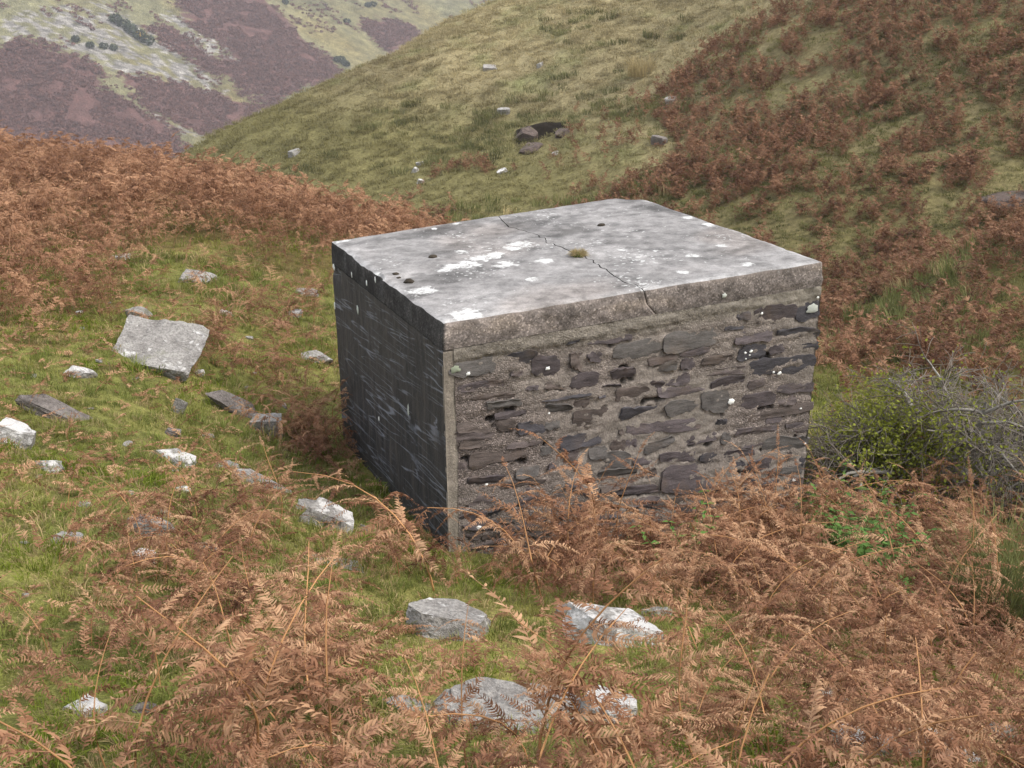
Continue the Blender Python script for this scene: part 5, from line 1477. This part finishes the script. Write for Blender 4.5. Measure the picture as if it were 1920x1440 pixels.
# ---------------------------------------------------------------- nettles, rushes, tall grass
def nettle(r, h):
    St = Acc(); Le = Acc()
    for k in range(5):
        p = np.array([r.normal(0, .06), r.normal(0, .06), -.02]); ln = r.normal(0, .12, 2); t = np.linspace(0, 1, 5)
        path = p + np.stack([ln[0] * t**1.5, ln[1] * t**1.5, h * (0.6 + .4 * r.random()) * t], 1); Vt, Q = tube(path, np.linspace(.003, .0015, 5), 4); St.add(Vt, Q=Q)
        for q in range(7):
            tt = 0.25 + .75 * q / 6; c = np.array([np.interp(tt, t, path[:, j]) for j in range(3)]); a0 = q * 1.57 + r.normal(0, .2)
            for a in (a0, a0 + 3.14):
                s = 0.045 * (1.15 - .5 * tt) * (0.8 + .5 * r.random()); d = np.array([math.cos(a), math.sin(a), .1 + r.normal(0, .2)]); sd = np.array([-math.sin(a), math.cos(a), r.normal(0, .2)])
                Le.add([c, c + d * s * .45 + sd * s * .36, c + d * s * 1.3 + [0, 0, -s * .35], c + d * s * .45 - sd * s * .36, c + d * s * .6 + [0, 0, -.006]], T=[(0, 1, 4), (1, 2, 4), (2, 3, 4), (3, 0, 4)])
    return St.mesh('stem', MNET, True), Le.mesh('leaves', MNET)
NV = [nettle(hr_, .30 + .06 * k) for k in range(4)]
for k, (x, y) in enumerate([(2.45, 7.35), (2.62, 7.15), (2.75, 7.5), (2.3, 7.55), (2.55, 7.8), (2.85, 7.2), (2.7, 6.9), (2.45, 6.95), (2.35, 8.05), (2.6, 8.2), (2.9, 7.75), (1.2, 6.9), (2.6, 6.6), (1.35, 7.3)]):
    o = empty('nettle', (x, y, gz(x, y)), hr_.random() * 6.28); s = 1.0 + .5 * hr_.random(); o.scale = (s, s, s)
    tag(o, 'green leafy nettle clump among the dead bracken right of the hut' if x > 2 else 'green nettle sprig low in bracken before the hut front', 'nettle', 'nettles among the bracken')
    obj('stem', NV[k % 4][0], o)['kind'] = 'stuff'; obj('leaves', NV[k % 4][1], o)['kind'] = 'stuff'

def rush(r, n, h, spread, mat_, w=.003):
    A = grass_tuft(r, n, h, spread, w, .45); return A.mesh('rush_clump', mat_)
RU = [rush(hr_, 420, .68, .17, MRUSH) for k in range(2)]
rl = ['tall dark rush clump at the right edge of the picture', 'rush clump in the shaded hollow at the right', 'rush clump behind the bracken below the hawthorn']
for k, (x, y) in enumerate([(3.15, 6.1), (2.75, 5.75), (3.35, 7.0)]):
    o = obj('rush_clump', RU[k % 2], loc=(x, y, gz(x, y))); o.rotation_euler = (0, 0, k); tag(o, rl[k], 'rush')
TUS = rush(hr_, 260, .75, .5, MSTRAW, .012)
x, y = P_MISC['tussock']
o = obj('pale_tussock', TUS, loc=(x, y, gz(x, y) - .05)); tag(o, 'pale straw coloured tussock of tall grass on the hill beside the bracken', 'grass tussock')
TG = [rush(hr_, 70, .26, .22, MSTRAW if k == 0 else MRUSH, .006) for k in range(4)]
PT = np.concatenate([scatter([(3.2, 14.5), (5.8, 13.5), (7.8, 18), (9.5, 22.5), (8.6, 23.5), (6, 20), (4.4, 18)], 5, rng), scatter([(-4.5, 29), (3, 26), (4.5, 30), (0, 33.5), (-5, 33.5)], 3, rng)])
PT3 = np.column_stack([PT, ground_z(PT[:, 0], PT[:, 1])]); n = len(PT3)
gn_scatter('gully_grass', PT3, np.column_stack([rng.normal(0, .15, n), rng.normal(0, .15, n), rng.random(n) * 6.28]), .7 + .7 * rng.random(n), rng.integers(0, 4, n), collection_of('gully_grass_source', TG))

HP = np.array(P_RUSH); q = rng.integers(0, len(HP), 170); PQ = HP[q] + rng.normal(0, .75, (170, 2)); n = len(PQ)
gn_scatter('hill_rushes', np.column_stack([PQ, ground_z(PQ[:, 0], PQ[:, 1]) - .03]), np.column_stack([rng.normal(0, .15, n), rng.normal(0, .15, n), rng.random(n) * 6.28]), .6 + .7 * rng.random(n), rng.integers(0, 3, n), collection_of('hill_rush_source', [rush(hr_, 90, .24, .34, MRUSHD, .008) for k in range(3)]))
# ---------------------------------------------------------------- far bushes
def bush_mesh(r, R_, mat_):
    A = Acc()
    for k in range(160):
        c = r.normal(0, 1, 3); c /= np.linalg.norm(c); c = c * R_ * (0.5 + .5 * r.random()**.5) * np.array([1, 1, .75]) + [0, 0, R_ * .6]; u = r.normal(0, 1, 3); u /= np.linalg.norm(u); v = np.cross(u, r.normal(0, 1, 3)); v /= np.linalg.norm(v); s = R_ * .28
        A.add([c - u * s, c + u * s, c + v * s], T=[(0, 1, 2)])
    return A.mesh('far_bush', mat_)
BM = [bush_mesh(hr_, 1.5, MGORSE) for k in range(3)]; YM = bush_mesh(hr_, 1.3, MGORSEY)
for k, (d, a_) in enumerate(FAR['bush']):
    p = far_pt(np.array(d), np.array(a_)); o = obj('far_bush', BM[k % 3], loc=p); s = 1.4 if k < 5 else .9; o.scale = (s, s, s)
    tag(o, 'dark gorse bush in the diagonal row on the far scree slope' if k < 5 else ('small dark bush dotted below the gorse row on the far scree' if k < 9 else 'dark bush beside the far valley slope toward the skyline'), 'bush', 'bushes on the far hillside')
for k, (d, a_) in enumerate(FAR['gorse']):
    p = far_pt(np.array(d), np.array(a_)); o = obj('flowering_gorse', YM, loc=p); tag(o, 'yellow flowering gorse bush in the row on the far scree slope', 'bush', 'flowering gorse on the far hillside')

# ---------------------------------------------------------------- air
hz_m = bpy.data.materials.new('thin_haze'); hz_m.use_nodes = True
hn = hz_m.node_tree; hn.nodes.remove(hn.nodes['Principled BSDF'])
pv = hn.nodes.new('ShaderNodeVolumePrincipled'); pv.inputs['Color'].default_value = (0.93, 0.95, 1.0, 1); pv.inputs['Density'].default_value = 0.00045; pv.inputs['Anisotropy'].default_value = 0.2
hn.links.new(pv.outputs[0], hn.nodes['Material Output'].inputs['Volume'])
V = np.array([(x, y, z) for x in (-1700, 1700) for y in (-700, 2100) for z in (-67.0, 75.0)])
haze = obj('haze', mesh_np('haze', V, [np.array([(0, 1, 3, 2), (4, 6, 7, 5), (0, 4, 5, 1), (2, 3, 7, 6), (0, 2, 6, 4), (1, 5, 7, 3)])], hz_m))
tag(haze, kind='stuff')
